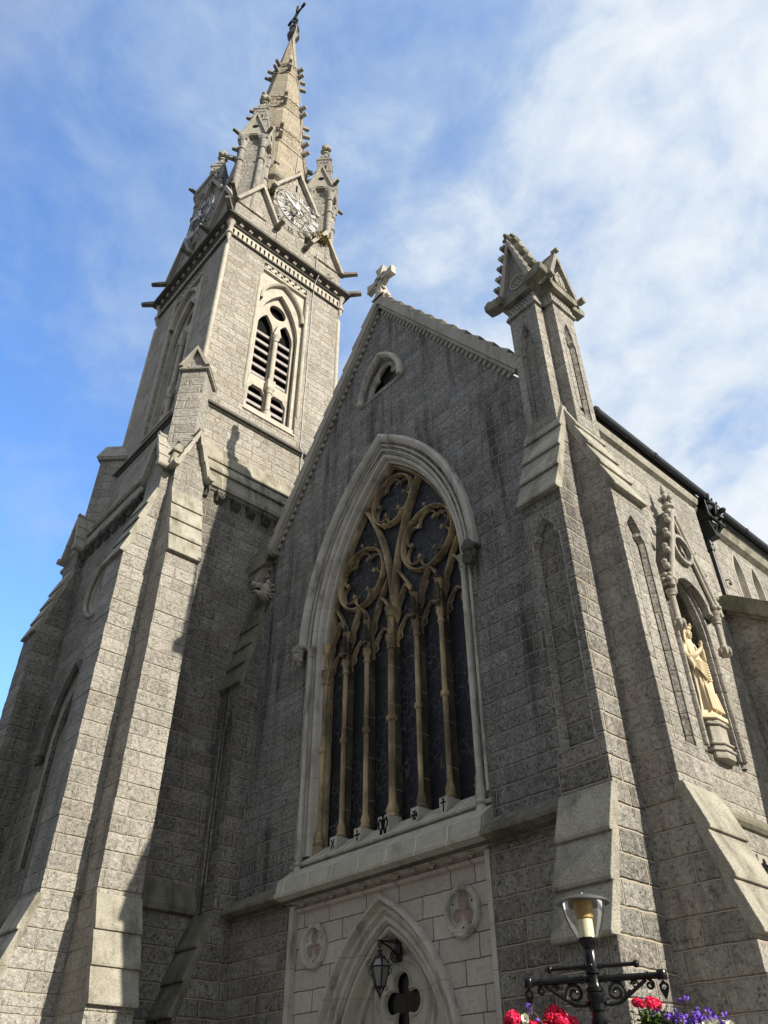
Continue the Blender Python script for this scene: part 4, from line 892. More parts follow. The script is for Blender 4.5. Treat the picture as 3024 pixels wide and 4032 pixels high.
# --- clock stage
b=B(); b.lathe((TX,TY,0),[(2.46*sqrt(2),31.9),(2.46*sqrt(2),34.3),(2.56*sqrt(2),34.36),(2.56*sqrt(2),34.50),(2.3*sqrt(2),35.2),(1.9*sqrt(2),35.5)],4,2,False,PI/4); b.build('clock_stage_wall','tower',CA)
blk=B(); x0,x1=.74,2.84; c=(x0+x1)/2; zb,ze,za=31.95,33.62,35.62
blk.box(x0,x1,-x1,-x0,zb,ze); blk.prism([(x0+.001,ze),(x1-.001,ze),(c,za)],lambda u,v,d:(u,d,v),-x1+.001,-x0-.3); blk.prism([(-x1+.002,ze),(-x0-.002,ze),(-c,za)],lambda u,v,d:(d,u,v),x0+.3,x1-.001)
blo=blk.build('corner_block','tower',CA,(TX,TY,0))
b=B()
for s in(-1,1):
    for w_ in(0,1):
        F_=(lambda u,v,d:(c+u,-x1-d,v)) if w_==0 else (lambda u,v,d:(x1+d,-c+u,v))
        b.prism([(s*1.16,33.40),(s*1.00,33.40),(0,35.46),(0,35.86)],F_,.22,-.06)
        b.prism([(s*1.13,33.42),(s*1.05,33.42),(0,35.60),(0,35.76)],F_,-.07,-1.5)
b.build('block_coping','dressed',blo,(0,0,0),bev=.008)
for q in((x1,-x1,33.36,-PI/4,.85,.2,.18),(x0+.05,-x1+.02,33.34,-PI/2,.62,.2,.17),(x1-.02,-x0-.05,33.34,0,.62,.2,.17)):
    b=B(); spout(b,*q); b.build('gargoyle','mossy',blo,(0,0,0),bev=.012)
for k in(1,2,3): copy_tree(blo,CA,None,k*PI/2)
b=B(); P_=-2.86; fk=lambda u,v,d:(u,P_+d,v); HG=1.12
b.prism([(-.72,32.0),(.72,32.0),(.72,34.5),(HG,34.6),(HG,36.68),(0,38.75),(-HG,36.68),(-HG,34.6),(-.72,34.5)],fk,.0,1.6)
cg=b.build('clock_gable','tower',CA,(TX,TY,0))
b=B()
for s in(-1,1):
    for k in range(4):
        t0,t1=k/4,(k+1)/4; q0,q1=(HG+.13)*(1-t0),(HG+.13)*(1-t1)
        b.prism([(s*q0,lerp(36.55,38.92,t0)-.05),(s*(q0-.17),lerp(36.55,38.92,t0)-.05),(s*max(0,q1-.16),lerp(36.55,38.92,t1)-(0 if k<3 else .28)),(s*q1,lerp(36.55,38.92,t1))],fk,-.23-.002*k,.12)
    b.prism([(s*(HG+.11),36.52),(s*(HG+.02),36.52),(0,38.72),(0,38.88)],fk,.125,1.7)
    b.lathe((s*(HG+.06),P_-.22,36.50),[(.03,0),(.14,0),(.14,.4),(.03,.4)],12,1)
b.ball((0,P_-.1,38.98),(.10,.12,.12),8,6); b.build('gable_coping','dressed',cg,bev=.01)
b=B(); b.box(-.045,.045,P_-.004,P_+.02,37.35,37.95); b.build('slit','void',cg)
# skeleton clock dial
CZ_=35.25; yk=P_-.34; fd=lambda u,v,d:(u,yk+d,CZ_+v)
b=B(); 
for r,t in((1.17,.028),(.80,.022),(.40,.018)): b.plate(circ(0,0,r,48),[circ(0,0,r-t*1.5,48)],fd,-.02,.02)
for q in range(4): a=q*PI/2+PI/4; b.tube([(.62*cos(a),yk,CZ_+.62*sin(a)),(.70*cos(a),P_+.02,CZ_+.70*sin(a))],.02,6); b.tube([(.40*cos(a),yk+.01,CZ_+.40*sin(a)),(.80*cos(a),yk+.01,CZ_+.80*sin(a))],.016,6)
b.tube([(0,yk-.1,CZ_),(0,P_+.05,CZ_)],.05,8)
ck=b.build('clock_dial','steel',cg)
ROM=['XII','I','II','III','IIII','V','VI','VII','VIII','IX','X','XI']
def numeral(txt,ang):
    W={'I':.10,'V':.22,'X':.22}; tot=sum(W[ch] for ch in txt); k=min(1,.48/tot); b=B(); u=-tot*k/2; g=.035
    f=lambda p,q,d:fd(p*cos(-ang)-(q+.985)*sin(-ang),p*sin(-ang)+(q+.985)*cos(-ang),d)
    for i,ch in enumerate(txt):
        w_=W[ch]*k; m_=u+w_/2; e=.001*(i%3)
        def st(a,c,t): b.prism([(a-t,-.165),(a+t,-.165),(c+t,.165),(c-t,.165)],f,-.025-e,.015)
        if ch=='I': st(m_,m_,g*.9*k**.3)
        elif ch=='V': st(m_+.0,m_-w_*.36,g*.9*k); st(m_,m_+w_*.36,g*.45); 
        else: st(m_+w_*.36,m_-w_*.36,g*.9*k); st(m_-w_*.36,m_+w_*.36,g*.45)
        u+=w_
    return b
for i,t in enumerate(ROM): numeral(t,i*PI/6).build('numeral','white',ck)
for L,ang,w_ in((1.08,rad(-55),.085),(.70,rad(-8),.10)):
    b=B(); f=lambda p,q,d:fd(p*cos(-ang)-q*sin(-ang),p*sin(-ang)+q*cos(-ang),d)
    b.prism([(-.03,-.30),(.03,-.30),(w_,L*.18),(w_*1.1,L*.55),(.0,L),(-w_*1.1,L*.55),(-w_,L*.18)],f,-.07-(.02 if L>1 else 0),-.045-(.02 if L>1 else 0)); b.prism(circ(0,0,.10,14),f,-.095,-.04); b.build('clock_hand','white',ck)
# everything else on this gable follows it round
for k in(1,2,3): copy_g=[]; q=cg.copy(); S.collection.objects.link(q); q.parent=CA; q.rotation_euler=(0,0,k*PI/2); [copy_tree(c_,q) for c_ in kids(cg) if k<2 or 'clock' not in c_.name]
# --- corner pinnacles
PX=2.05; pn=B(); hq=.50
pn.lathe((0,0,0),[(hq*sqrt(2),33.2),(hq*sqrt(2),39.0),(hq*sqrt(2),40.0),(.70*sqrt(2),40.02),(.70*sqrt(2),40.16),(.58*sqrt(2),40.3),(.50*sqrt(2),40.3)],4,2,True,0)
pn=pn.build('corner_pinnacle','pier',CA,(TX+PX,TY-PX,0))
b=B(); 
for i in range(9):
    z=40.3+i*.215; h0=lerp(.66,.36,i/9); b.lathe((0,0,0),[(h0*sqrt(2),z),(h0*sqrt(2)*.985,z+.17),((h0-.05)*sqrt(2),z+.215)],4,2,True,0)
b.lathe((0,0,0),[(.42*sqrt(2),42.18),(.42*sqrt(2),42.28),(.36*sqrt(2),42.32),(.36*sqrt(2),43.35),(.42*sqrt(2),43.42),(.42*sqrt(2),43.52),(.33*sqrt(2),43.6),(.33*sqrt(2),43.7),(.27*sqrt(2),43.8),(.27*sqrt(2),43.88),(.21*sqrt(2),43.95),(.25*sqrt(2),44.0),(.25*sqrt(2),44.2),(.12*sqrt(2),44.3)],4,2,True,0)
b.build('stepped_cap','pier',pn,(0,0,0))
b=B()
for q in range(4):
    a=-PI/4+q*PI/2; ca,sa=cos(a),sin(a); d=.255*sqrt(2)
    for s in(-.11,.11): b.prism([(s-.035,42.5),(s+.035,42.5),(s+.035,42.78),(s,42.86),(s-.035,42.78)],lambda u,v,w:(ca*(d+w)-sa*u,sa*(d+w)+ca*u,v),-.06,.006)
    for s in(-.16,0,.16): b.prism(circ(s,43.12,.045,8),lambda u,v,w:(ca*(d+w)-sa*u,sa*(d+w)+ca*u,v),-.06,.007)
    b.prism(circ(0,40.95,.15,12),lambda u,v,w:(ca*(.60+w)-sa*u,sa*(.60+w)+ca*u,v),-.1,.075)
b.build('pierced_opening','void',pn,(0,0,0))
b=B()
for q in range(4):
    a=-PI/4+q*PI/2; ca,sa=cos(a),sin(a); f=lambda u,v,w:(ca*(.50+w)-sa*u,sa*(.50+w)+ca*u,v)
    b.plate([(-.62,40.12),(.62,40.12),(0,42.15)],[circ(0,40.95,.15,12)],f,.0,.16)
    b.prism([(-.20,40.10),(.20,40.10),(0,40.45)],f,.17,.24)
    for s in(-1,1): b.prism([(s*.74,40.05),(s*.60,40.05),(0,42.02),(0,42.25)],f,.10,.26)
b.build('pinnacle_gablet','dressed',pn,(0,0,0))
for q in range(4): b=B(); spout(b,.74*cos(q*PI/2),.74*sin(q*PI/2),40.12,q*PI/2,.62,.17,.15); b.build('gargoyle','mossy',pn,(0,0,0),bev=.01)
for q in range(4):
    a=q*PI/2; x,y=.70*cos(a),.70*sin(a); b=B()
    b.lathe((x,y,0),[(.19,33.4),(.15,36.4),(.145,37.85),(.20,37.88),(.20,37.97),(.145,38.0),(.14,38.95),(.19,38.98),(.19,39.05),(.14,39.09),(.17,39.4),(.30,39.78),(.31,39.86)],12)
    b.lathe((x,y,0),[(.33,39.86),(.34,40.02)],4,2,True,PI/4+PI/4)
    for t in range(4): b.ball((x+.25*cos(t*PI/2),y+.25*sin(t*PI/2),39.74),(.085,.085,.085),7,5)
    b.build('column','pier',pn,(0,0,0),smooth=40)
b=B(); b.lathe((0,0,0),[(.20,44.2),(.20,44.3),(.13,44.42),(.11,44.6),(.19,44.66),(.19,44.74),(.10,44.82),(.09,44.95)],12); b.ball((0,0,45.45),(.17,.17,.25))
for q in range(4): b.ball((.19*cos(q*PI/2+.4),.19*sin(q*PI/2+.4),45.12),(.16,.16,.17),9,7)
b.build('finial','smooth',pn,(0,0,0),smooth=50)
for x,y in((-PX,-PX),(PX,PX),(-PX,PX)): copy_tree(pn,CA,(TX+x,TY+y,0))
# --- spire
SX,SY=-9.15,.135; SR=lambda z:.1023*(62.02-z); A8=PI/8
b=B(); b.lathe((SX,SY,0),[(SR(z),z) for z in(34.5,40,50,61.0)],8,2,True,A8); sp_=b.build('spire','spire',CA)
b=B(); b.lathe((SX,SY,0),[(SR(38.3)+.02,38.3),(SR(38.5)+.22,38.45),(SR(38.5)+.22,38.62),(SR(39.2)+.02,39.25)],8,2,False,A8); b.build('base_moulding','mossy',sp_)
for z0,z1,n in((42.95,44.75,5),(47.8,49.35,4),(53.35,55.0,3)):
    b=B(); b.lathe((SX,SY,0),[(SR(z0),z0-.03),(SR(z0)+.05,z0),(SR(z1)+.05,z1-.02),(SR(z1)+.09,z1),(SR(z1),z1+.09)],8,2,False,A8); bd=b.build('carved_band','spire',sp_)
    for row in range(2):
        b=B()
        for k in range(8):
            a=k*PI/4; ca,sa=cos(a),sin(a)
            z=lerp(z0,z1,.18+.42*row); ap=(SR(z)+.05)*cos(A8); wd=2*(SR(z))*sin(A8)*.92
            for i in range(n):
                u=-wd/2+(i+.5)*wd/n; h=(z1-z0)*.26; t=wd/n*.36
                P0=[(u-t,0),(u+t,0),(u,h)]; V=[(SX+ca*(ap-.1023*q+.004)-sa*p,SY+sa*(ap-.1023*q+.004)+ca*p,z+q) for p,q in P0]+[(SX+ca*(ap+.10)-sa*u,SY+sa*(ap+.10)+ca*u,z+h*.75)]
                b.add(V,[(0,1,3),(1,2,3),(2,0,3),(0,2,1)])
        b.build('carved_pattern','spire',bd)
    b=B()
    for k in range(8):
        a=k*PI/4; ca,sa=cos(a),sin(a)
        z=z1-.12; ap=(SR(z)+.05)*cos(A8); wd=2*SR(z)*sin(A8)
        for s in(-1,0,1):
            u=s*wd*.32; t=wd*.12; b.prism([(u-t,z-.05),(u+t,z-.05),(u+t,z+.20),(u-t,z+.20)],lambda p,q,d:(SX+ca*(ap+d)-sa*p,SY+sa*(ap+d)+ca*p,q),-.12,.05)
    b.build('stepped_course','spire',bd)
    for k in range(8):
        a=A8+k*PI/4
        for z in(lerp(z0,z1,.12),lerp(z0,z1,.70)):
            b=B(); spout(b,SX+(SR(z)-.05)*cos(a),SY+(SR(z)-.05)*sin(a),z,a,.50,.21,.24); b.build('crocket','pier',sp_)
b=B(); b.lathe((SX,SY,0),[(.14,60.2),(.42,60.75),(.43,61.1),(.30,61.35),(.30,61.9),(.36,61.95),(.36,62.1),(.24,62.3),(.18,62.5),(.13,62.6)],8,2,True,A8); b.build('spire_collar','wrought',sp_)
b=B(); zc=64.75; cx_=SX-.02
b.tube([(cx_,SY,62.4),(cx_,SY,63.2),(cx_,SY,66.1)],[.12,.09,.06],8); b.ball((cx_,SY,63.2),(.18,.18,.2)); b.ball((cx_,SY,63.75),(.2,.2,.14)); b.ball((cx_,SY,66.0),(.10,.10,.3))
for s in(-1,1):
    b.tube([(cx_,SY,zc),(cx_+s*.75,SY+s*.0,zc)],[.075,.06],8); b.tube([(cx_+s*.62,SY,zc),(cx_+s*.98,SY,zc)],.10,8)
    for t in(-1,1): b.tube([(cx_+s*.10,SY,zc+t*.45),(cx_+s*.22,SY,zc+t*.22),(cx_+s*.42,SY,zc+t*.10)],.045,6)
    b.tube([(cx_+s*.02,SY,62.9),(cx_+s*.25,SY,63.1),(cx_+s*.12,SY,63.45)],.04,6)
    b.tube([(cx_,SY+s*.02,62.9),(cx_,SY+s*.25,63.1),(cx_,SY+s*.12,63.45)],.04,6)
b.tube([(cx_,SY,65.2),(cx_,SY,65.9)],.11,8); b.tube([(cx_+.1,SY,65.9),(cx_+.14,SY,66.9)],.012,5); b.build('iron_cross','wrought',sp_,smooth=50)
# lightning conductor and cables
def onsp(z,y): return (SX+SR(z)*cos(A8)+.05,y,z)
b=B(); pts=[(SX+.36,SY-.05,62.2),(SX+.44,SY-.1,60.9)]+[onsp(z,y) for z,y in((60.2,.0),(57.6,.08),(53.3,.42),(50.7,.70),(48.8,.85),(44,.70),(40.5,.45))]+[(TX+3.02,.22,39.0),(TX+2.95,.5,38.4),(TX+3.0,1.15,36.6),(TX+2.65,1.55,35.4),(TX+2.62,1.6,34.5),(TX+2.9,1.62,33.6),(TX+2.92,1.62,32.1),(TX+3.28,1.6,31.95),(TX+2.98,1.58,31.4),(TX+2.95,1.55,30.7)]+[(TX+2.92,1.56+.012*(i%3-1),z) for i,z in enumerate((30.2,29,28,27,26,25,24,23,22,21.6))]+[(TX+3.12,1.56,21.2),(TX+3.01,1.58,20.8),(TX+3.0,1.58,19.6)]
b.tube(pts,.022,5); b.build('lightning_conductor','cord',CA)
b=B(); b.tube([(-4.62,-.04,14.9),(-4.60,-.05,14.3),(-4.66,-.04,13.8),(-4.86,-.06,13.4),(-5.05,-.15,12.9),(-5.35,-.30,12.1)]+[(-5.40+.02*(i%2),-.60,11.0-.6*i) for i in range(10)]+[(-5.42,-.78,5.0),(-5.45,-1.02,4.4),(-5.5,-1.24,3.6),(-5.5,-1.24,.5)],.016,6); b.build('black_cable','cable',CA)
b=B(); b.tube([(TX+.95,TY-1.9,42.9),(TX+1.2,TY-2.0,42.6),(TX+1.6,TY-2.05,43.0)],.02,5); b.tube([(SX+1.2,SY+1.5,42.7),(TX+1.75,TY+1.75,42.9),(TX+1.9,TY+1.95,43.2)],.02,5); b.build('black_cable','cable',CA)
# lion-headed waterspout
b=B(); L0=(-4.82,0,13.98)
b.ball((L0[0],-.16,L0[2]),(.22,.20,.24),14,10); b.ball((L0[0],-.36,L0[2]+.06),(.14,.20,.11),12,8); b.ball((L0[0],-.52,L0[2]+.08),(.10,.10,.075)); b.ball((L0[0],-.60,L0[2]+.12),(.05,.04,.035))
b.tube([(L0[0],-.24,L0[2]-.12),(L0[0],-.38,L0[2]-.14),(L0[0],-.50,L0[2]-.11)],[.10,.08,.045],9)
for s in(-1,1): b.ball((L0[0]+s*.085,-.36,L0[2]+.15),(.05,.06,.035)); b.ball((L0[0]+s*.15,-.18,L0[2]+.20),(.06,.05,.07)); b.tube([(L0[0]+s*.06,-.47,L0[2]+.03),(L0[0]+s*.055,-.48,L0[2]-.05)],[.018,.006],6)
b.tube([(L0[0],.0,L0[2]+.26),(L0[0]-.02,-.1,L0[2]+.42)],.06,8)
li=b.build('lion_waterspout','pale',CA,smooth=70)
b=B(); rnd=random.Random(3)
for row,(r,y,q) in enumerate(((.17,-.27,.055),(.22,-.18,.065),(.25,-.07,.07))):
    for i in range(13):
        a=PI*2*(i+.5*row)/13+rnd.uniform(-.1,.1); x,z=L0[0]+r*cos(a),L0[2]+r*1.08*sin(a)
        b.tube([(x-.03*cos(a),y-.02,z-.03*sin(a)),(x,y+.04,z),(x+.02*cos(a+.9),y+.11,z+.03*sin(a+.9)-.02)],[q*.5,q*.62,q*.2],7)
b.build('mane','dressed',li,smooth=60)
b=B(); b.ball((L0[0],-.40,L0[2]-.035),(.075,.10,.045)); b.build('open_mouth','void',li)

# ------------------------------------------------------------------ hanging lantern in the porch arch
def spiral(c,r0,r1,turns,a0,f,n=26,sg=1): return [f(c[0]+lerp(r0,r1,i/n)*cos(a0+sg*turns*2*PI*i/n),c[1]+lerp(r0,r1,i/n)*sin(a0+sg*turns*2*PI*i/n)) for i in range(n+1)]
LZ=3.64; LXY=(0.02,-.08)
ln_=thing('hanging_lantern','black wrought iron lantern with frosted panes hanging from a scrolled bracket in the porch arch','lantern',(LXY[0],LXY[1],LZ))
b=B(); R6=[(cos(PI/6+q*PI/3),sin(PI/6+q*PI/3)) for q in range(6)]
for q in range(6):
    x,y=R6[q]; x2,y2=R6[(q+1)%6]
    b.tube([(x*.085,y*.085,.13),(x*.175,y*.175,.43)],.013,6); b.tube([(x*.175,y*.175,.43),(x*.10,y*.10,.56)],.012,6)
    for r,z in((.085,.13),(.177,.43),(.10,.56)): b.tube([(x*r,y*r,z),(x2*r,y2*r,z)],.013,6)
    b.tube([(x*.085,y*.085,.13),(x*.05,y*.05,.07),(0,0,-.02)],[.01,.009,.006],5)
    b.tube([(x*p,y*p,.30+z) for p,z in((.15,0),(.20,.03),(.215,.08),(.20,.11),(.185,.09))],.007,5); b.tube([(x*p,y*p,.44+z) for p,z in((.18,0),(.23,.02),(.245,.07),(.22,.10),(.205,.07))],.007,5); b.tube([(x*p,y*p,.14+z) for p,z in((.09,0),(.14,.0),(.15,-.04),(.12,-.06))],.006,5)
b.lathe((0,0,0),[(.11,.555),(.10,.58),(.04,.61),(.03,.66),(.05,.68),(.01,.70)],10); b.lathe((0,0,0),[(.0,-.06),(.02,.0),(.012,.05)],8); b.tube([(0,0,.68),(.0,0,.80)],.008,5)
b.build('lantern_frame','wrought',ln_)
b=B()
for q in range(6):
    x,y=R6[q]; x2,y2=R6[(q+1)%6]; b.add([(x*.083,y*.083,.135),(x2*.083,y2*.083,.135),(x2*.172,y2*.172,.425),(x*.172,y*.172,.425)],[(0,1,2,3)]); b.add([(x*.172,y*.172,.435),(x2*.172,y2*.172,.435),(x2*.10,y2*.10,.555),(x*.10,y*.10,.555)],[(0,1,2,3)])
b.build('lantern_pane','lantern',ln_)
b=B(); f=lambda u,v:(0,u,v)
b.tube([(0,.46,.85),(0,-.06,.83)],.014,6); b.tube([(0,.02,.82),(0,.20,.77),(0,.42,.66)],.018,6); b.tube([(.0,-.02,.84),(.10,.25,.86),(.16,.46,.87)],.009,5); b.tube([(.0,-.02,.84),(-.10,.25,.94),(-.16,.46,1.0)],.009,5)
b.tube(spiral((.0,.78),.065,.015,1.4,PI/2,f),.010,6); b.tube(spiral((.34,.62),.10,.02,1.7,PI/2,f,34),.013,6); b.box(-.06,.06,.42,.47,.55,.98)
b.build('wall_bracket','wrought',ln_)

# ------------------------------------------------------------------ street lamp
LP=(7.055,-3.862,0.)
sl_=thing('street_lamp','black iron lamp post with clear bowl head and scrolled arms carrying flower baskets','street lamp',LP)
b=B(); b.lathe((0,0,0),[(.17,0),(.17,.35),(.13,.42),(.14,.9),(.09,1.0),(.075,1.1),(.06,1.15),(.052,2.44),(.066,2.46),(.066,2.50),(.056,2.51),(.056,2.55),(.072,2.56),(.072,2.60),(.058,2.61),(.068,2.63),(.075,2.66),(.075,2.68),(.066,2.69),(.075,2.70),(.075,2.725),(.06,2.73),(.050,2.76),(.050,2.82),(.066,2.83),(.066,2.86),(.056,2.87),(.058,3.0),(.052,3.01)],20); b.build('post','iron',sl_,smooth=40)
b=B(); b.lathe((0,0,0),[(.05,3.0),(.052,3.02),(.066,3.05),(.092,3.075),(.096,3.09),(.094,3.10)],20); b.build('bowl_holder','iron',sl_,smooth=40)
b=B(); P_=[(.088,3.09),(.115,3.13),(.148,3.20),(.172,3.27),(.188,3.335),(.195,3.39)]; b.lathe((0,0,0),P_,28,2,False); b.build('lamp_bowl','bowl',sl_,smooth=60)
b=B(); b.lathe((0,0,0),[(.0,3.452),(.05,3.447),(.14,3.432),(.215,3.405),(.24,3.388),(.238,3.380),(.20,3.392),(.1,3.40),(.0,3.402)],32,2,False); b.ball((0,0,3.462),(.014,.014,.018)); b.build('lamp_cap','steel',sl_,smooth=50)
b=B(); b.lathe((0,0,0),[(.062,3.10),(.062,3.25)],20); b.build('control_gear','cream',sl_,smooth=40)
b=B(); b.lathe((0,0,0),[(.06,3.25),(.075,3.262),(.072,3.29),(.082,3.34),(.085,3.398)],20); b.build('reflector','amber',sl_,smooth=40)
AD=Vector((.89,.45,0)).normalized(); pt=lambda s,z,o=0:(AD.x*s-AD.y*o,AD.y*s+AD.x*o,z)
b=B(); b.tube([pt(-.36,2.885),pt(.36,2.885)],.017,10)
for s in(-1,1): b.ball(pt(s*.37,2.885),.03,10,8); b.tube([pt(s*.05,2.885),pt(s*.09,2.885)],[.03,.02],10)
b.ball(pt(.0,2.885,-.06),.022,8,6); b.build('ladder_bar','iron',sl_,smooth=60)
for s in(-1,1):
    b=B(); b.tube([pt(s*.05,2.79),pt(s*.55,2.79)],.026,12); b.lathe(pt(s*.565,0),[(.038,2.755),(.042,2.76),(.042,2.825),(.038,2.83)],12)
    for q in(.09,.21,.44): b.tube([pt(s*q,2.79),pt(s*(q+.02),2.79)],.034,12)
    ff=lambda u,v:pt(s*u,v)
    b.tube([pt(s*.06,2.62),pt(s*.10,2.60),pt(s*.18,2.605),pt(s*.27,2.66),pt(s*.36,2.72),pt(s*.43,2.765)],.015,8)
    b.tube(spiral((.175,2.69),.085,.015,1.8,-PI/2,ff,40,1),.013,7); b.tube([pt(s*.175,2.605),pt(s*.25,2.655),pt(s*.29,2.70)],.012,7)
    b.tube(spiral((.335,2.735),.034,.008,1.4,PI,ff,22,-1),.009,6); b.tube(spiral((.455,2.725),.036,.008,1.4,PI/2,ff,22,-1),.010,6)
    b.ball(pt(s*.08,2.61),.022,8,6); b.ball(pt(s*.03,2.60),.035,8,6)
    ar=b.build('bracket_arm','iron',sl_,smooth=50)
    b=B(); L=[pt(s*.565+q*cos(t),z) for q,t,z in((0,0,2.76),)]
    b.plate([(0,2.755),(.040,2.72),(.036,2.685),(.012,2.63),(0,2.615),(-.012,2.63),(-.036,2.685),(-.040,2.72)],[circ(0,2.705,.018,10)],lambda u,v,d:pt(s*.565+u,v,d),-.012,.012); b.build('hanging_eye','iron',ar,bev=.004)

# ------------------------------------------------------------------ hanging flower baskets
def petals(b,c,r,n,sz,rnd,flat=.6):
    for i in range(n):
        d=Vector((rnd.gauss(0,1),rnd.gauss(0,1),rnd.gauss(0,1)*flat+.25)).normalized(); p=Vector(c)+d*r*rnd.uniform(.7,1.05); t=d.orthogonal().normalized(); t.rotate(Matrix.Rotation(rnd.uniform(0,6.28),3,d)); u=d.cross(t); k=sz*rnd.uniform(.7,1.2)
        e=d*k*.35; b.add([p-t*k*.5,p+u*k*.55+e,p+t*k*.5+e*1.4,p-u*k*.55+e],[(0,1,2,3)])
def leaf(b,p,d,L,wd,rnd):
    d=d.normalized(); s=d.cross(Vector((rnd.gauss(0,.5),rnd.gauss(0,.5),1))).normalized(); n=s.cross(d)
    b.add([p,p+d*L*.45+s*wd*.5+n*L*.08,p+d*L-n*L*.12,p+d*L*.45-s*wd*.5+n*L*.08],[(0,1,2),(0,2,3)])
def basket(s,label,reds,viol,whites,greens,seed):
    dzz=.07 if s<0 else 0.; reds=[(a,z+dzz,r) for a,z,r in reds]; viol=[(a,z+dzz) for a,z in viol]; whites=[(a,z+dzz) for a,z in whites]
    rnd=random.Random(seed); tip=Vector(LP)+Vector(pt(s*.565,0)); base=Vector((tip.x,tip.y,2.02)); t=thing('hanging_basket',label,'flower basket',base)
    loc=lambda u,z,o=0:Vector((ri.x*u-ri.y*o,ri.y*u+ri.x*o,z-2.02))
    b=B(); b.lathe((0,0,0),[(.05,0),(.16,.03),(.24,.12),(.27,.24),(.25,.26),(.2,.24)],18,2,False); b.build('basket_bowl','moss',t,smooth=50)
    b=B()
    for q in range(3): a=q*2.094+.5; b.tube([(.25*cos(a),.25*sin(a),.25),(.02*cos(a),.02*sin(a),.56)],.004,5)
    for k in range(4):
        z=.56+.035*k; ring=[(.010*cos(x),0,z+.022*sin(x)) if k%2 else (0,.010*cos(x),z+.022*sin(x)) for x in[i*PI/5 for i in range(11)]]; b.tube(ring,.0035,5)
    b.build('chain','steel',t)
    b=B()
    for i in range(420):
        a=rnd.uniform(0,6.28); q=.36*sqrt(rnd.random()); z=.20+.22*rnd.random()*(1-.4*q/.36); p=Vector((q*cos(a),q*sin(a),z)); d=Vector((cos(a)*rnd.random(),sin(a)*rnd.random(),rnd.uniform(-.2,1))); leaf(b,p,d,rnd.uniform(.03,.065),rnd.uniform(.02,.04),rnd)
    for u,z in greens:
        for i in range(60): p=loc(u+rnd.gauss(0,.045),z+rnd.gauss(0,.035),rnd.gauss(-.06,.05)); leaf(b,p,Vector((rnd.gauss(0,1),rnd.gauss(0,1),rnd.gauss(.4,.7))),rnd.uniform(.035,.06),rnd.uniform(.026,.042),rnd)
    b.build('foliage','leaf',t)
    st=B(); 
    for u,z,r in reds:
        b=B(); o=rnd.gauss(0,.05); c=loc(u,z,o); petals(b,c,r*1.12,int(110+2600*r),.026,rnd); b.build('geranium_head','red',t); st.tube([loc(u*.6,2.3,o*.5),loc(u*.9,lerp(2.3,z,.6),o),c],.004,5)
    b=B()
    for u,z in viol:
        o=rnd.gauss(0,.07); c=loc(u,z,o); petals(b,c,.016,6,.026,rnd,1); st.tube([loc(u*.8,2.28,o),c],.0025,4)
    b.build('lobelia_flowers','violet',t)
    b=B()
    for u,z in whites:
        c=loc(u,z,rnd.gauss(-.14,.03)); n=Vector((rnd.gauss(.3,.4),rnd.gauss(-.6,.3),rnd.gauss(.4,.3))).normalized(); e=n.orthogonal().normalized(); g=n.cross(e)
        ring=[c+(e*cos(x)+g*sin(x))*.032*(1+.12*cos(5*x))+n*.012 for x in[i*2*PI/15 for i in range(15)]]; b.add([c-n*.03]+ring,[(0,1+i,1+(i+1)%15) for i in range(15)]); st.tube([loc(u*.8,2.28),c-n*.03],.003,4)
    b.build('petunia_flowers','cream',t)
    st.build('stems','twig',t); return t
rv=random.Random(8)
basket(-1,'hanging basket of red geraniums at the left end of the lamp arm',[(.20,2.50,.055),(.235,2.46,.05),(.165,2.465,.05),(.28,2.475,.04),(.24,2.405,.05),(-.17,2.455,.05),(-.19,2.435,.04),(-.16,2.40,.035),(.0,2.40,.035),(.09,2.37,.035),(.38,2.36,.035),(.17,2.355,.045),(.26,2.36,.05),(.06,2.34,.05),(-.09,2.35,.045),(-.2,2.33,.05),(.33,2.42,.04),(.13,2.40,.05)],[(-.02,2.545),(-.015,2.52),(.02,2.42),(-.13,2.35),(.04,2.37),(.31,2.40),(.33,2.385),(.29,2.36),(.36,2.345),(.05,2.44),(.24,2.345)]+[(rv.uniform(-.2,.35),rv.uniform(2.28,2.36)) for i in range(24)],[(-.085,2.445),(-.07,2.43)],[(-.03,2.40),(.06,2.40),(.13,2.41),(.3,2.40),(-.12,2.38),(.22,2.38)],5)
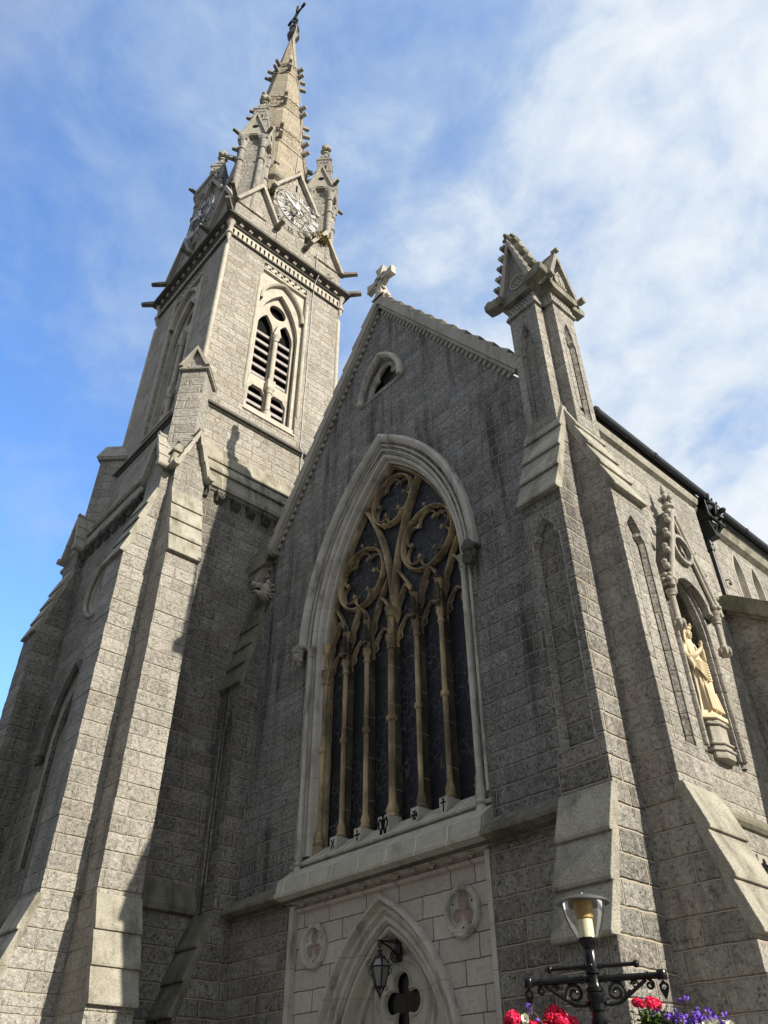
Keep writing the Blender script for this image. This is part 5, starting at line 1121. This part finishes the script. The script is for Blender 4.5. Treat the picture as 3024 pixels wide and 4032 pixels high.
basket(1,'hanging basket of violet lobelia and white petunias at the right end of the lamp arm',[(-.12,2.60,.034),(-.09,2.585,.035),(-.14,2.575,.028),(-.24,2.60,.022),(-.23,2.575,.02),(-.2,2.48,.016)],[(-.17,2.60),(.13,2.62),(.145,2.61),(.32,2.54),(.34,2.525),(.50,2.44),(.52,2.42),(.60,2.375),(.62,2.36),(.05,2.51),(.08,2.49),(.12,2.48),(.20,2.50),(.24,2.49),(.36,2.47)]+[(rv.gauss(.10,.14),rv.gauss(2.43,.05)) for i in range(170)]+[(rv.gauss(.42,.1),rv.gauss(2.38,.04)) for i in range(70)],[(.24,2.44),(.26,2.42),(.31,2.45),(.33,2.44),(.39,2.44),(.41,2.42),(.02,2.36),(.29,2.39),(-.12,2.37),(.12,2.34),(.20,2.38),(.35,2.37),(.46,2.36),(.05,2.33),(.16,2.40),(.27,2.33)],[(-.19,2.50),(-.15,2.46),(-.20,2.43),(-.12,2.41),(-.05,2.44),(-.17,2.38),(.05,2.40),(.2,2.36)],9)
_=None

# ------------------------------------------------------------------ plants rooted in the stonework
def tuft(name,label,loc,n,L,m,seed,spread=1.0,group=None):
    rnd=random.Random(seed); t=thing(name,label,'plant',loc,group); b=B(); sb=B()
    for i in range(n):
        d=Vector((rnd.gauss(0,spread),rnd.gauss(0,spread),abs(rnd.gauss(.6,.5)))).normalized(); e=d*L*rnd.uniform(.4,1); sb.tube([(0,0,0),e*.6+Vector((0,0,.1*L)),e],[L*.02,L*.015,L*.006],4)
        for k in range(5): leaf(b,e*rnd.uniform(.35,1)+Vector((0,0,.06*L)),Vector((rnd.gauss(0,1),rnd.gauss(0,1),rnd.gauss(.3,.6))),L*rnd.uniform(.18,.3),L*.11,rnd)
    b.build('leaves',m,t); sb.build('stems','twig',t)
tuft('wall_shrub','yellow green bush growing out of the tower ledge beside the clock',(TX+2.82,1.75,34.75),42,.75,'dryleaf',1)
tuft('wall_plant','small yellowish tuft growing on the tower cornice beneath the right gablet',(TX+3.12,2.15,32.0),14,.32,'dryleaf',2)
tuft('wall_plant','green weed growing on the ledge between the corner gablet and the clock',(TX+2.75,-.95,36.0),26,.55,'moss',3)
tuft('wall_fern','small green fern hanging at the left foot of the gable coping',(-4.52,-.16,14.9),26,.28,'moss',4,1.2)
tuft('wall_fern','dark tuft growing where the gable coping meets the gabled pinnacle',(4.72,.0,15.45),22,.30,'dryleaf',5,.6)
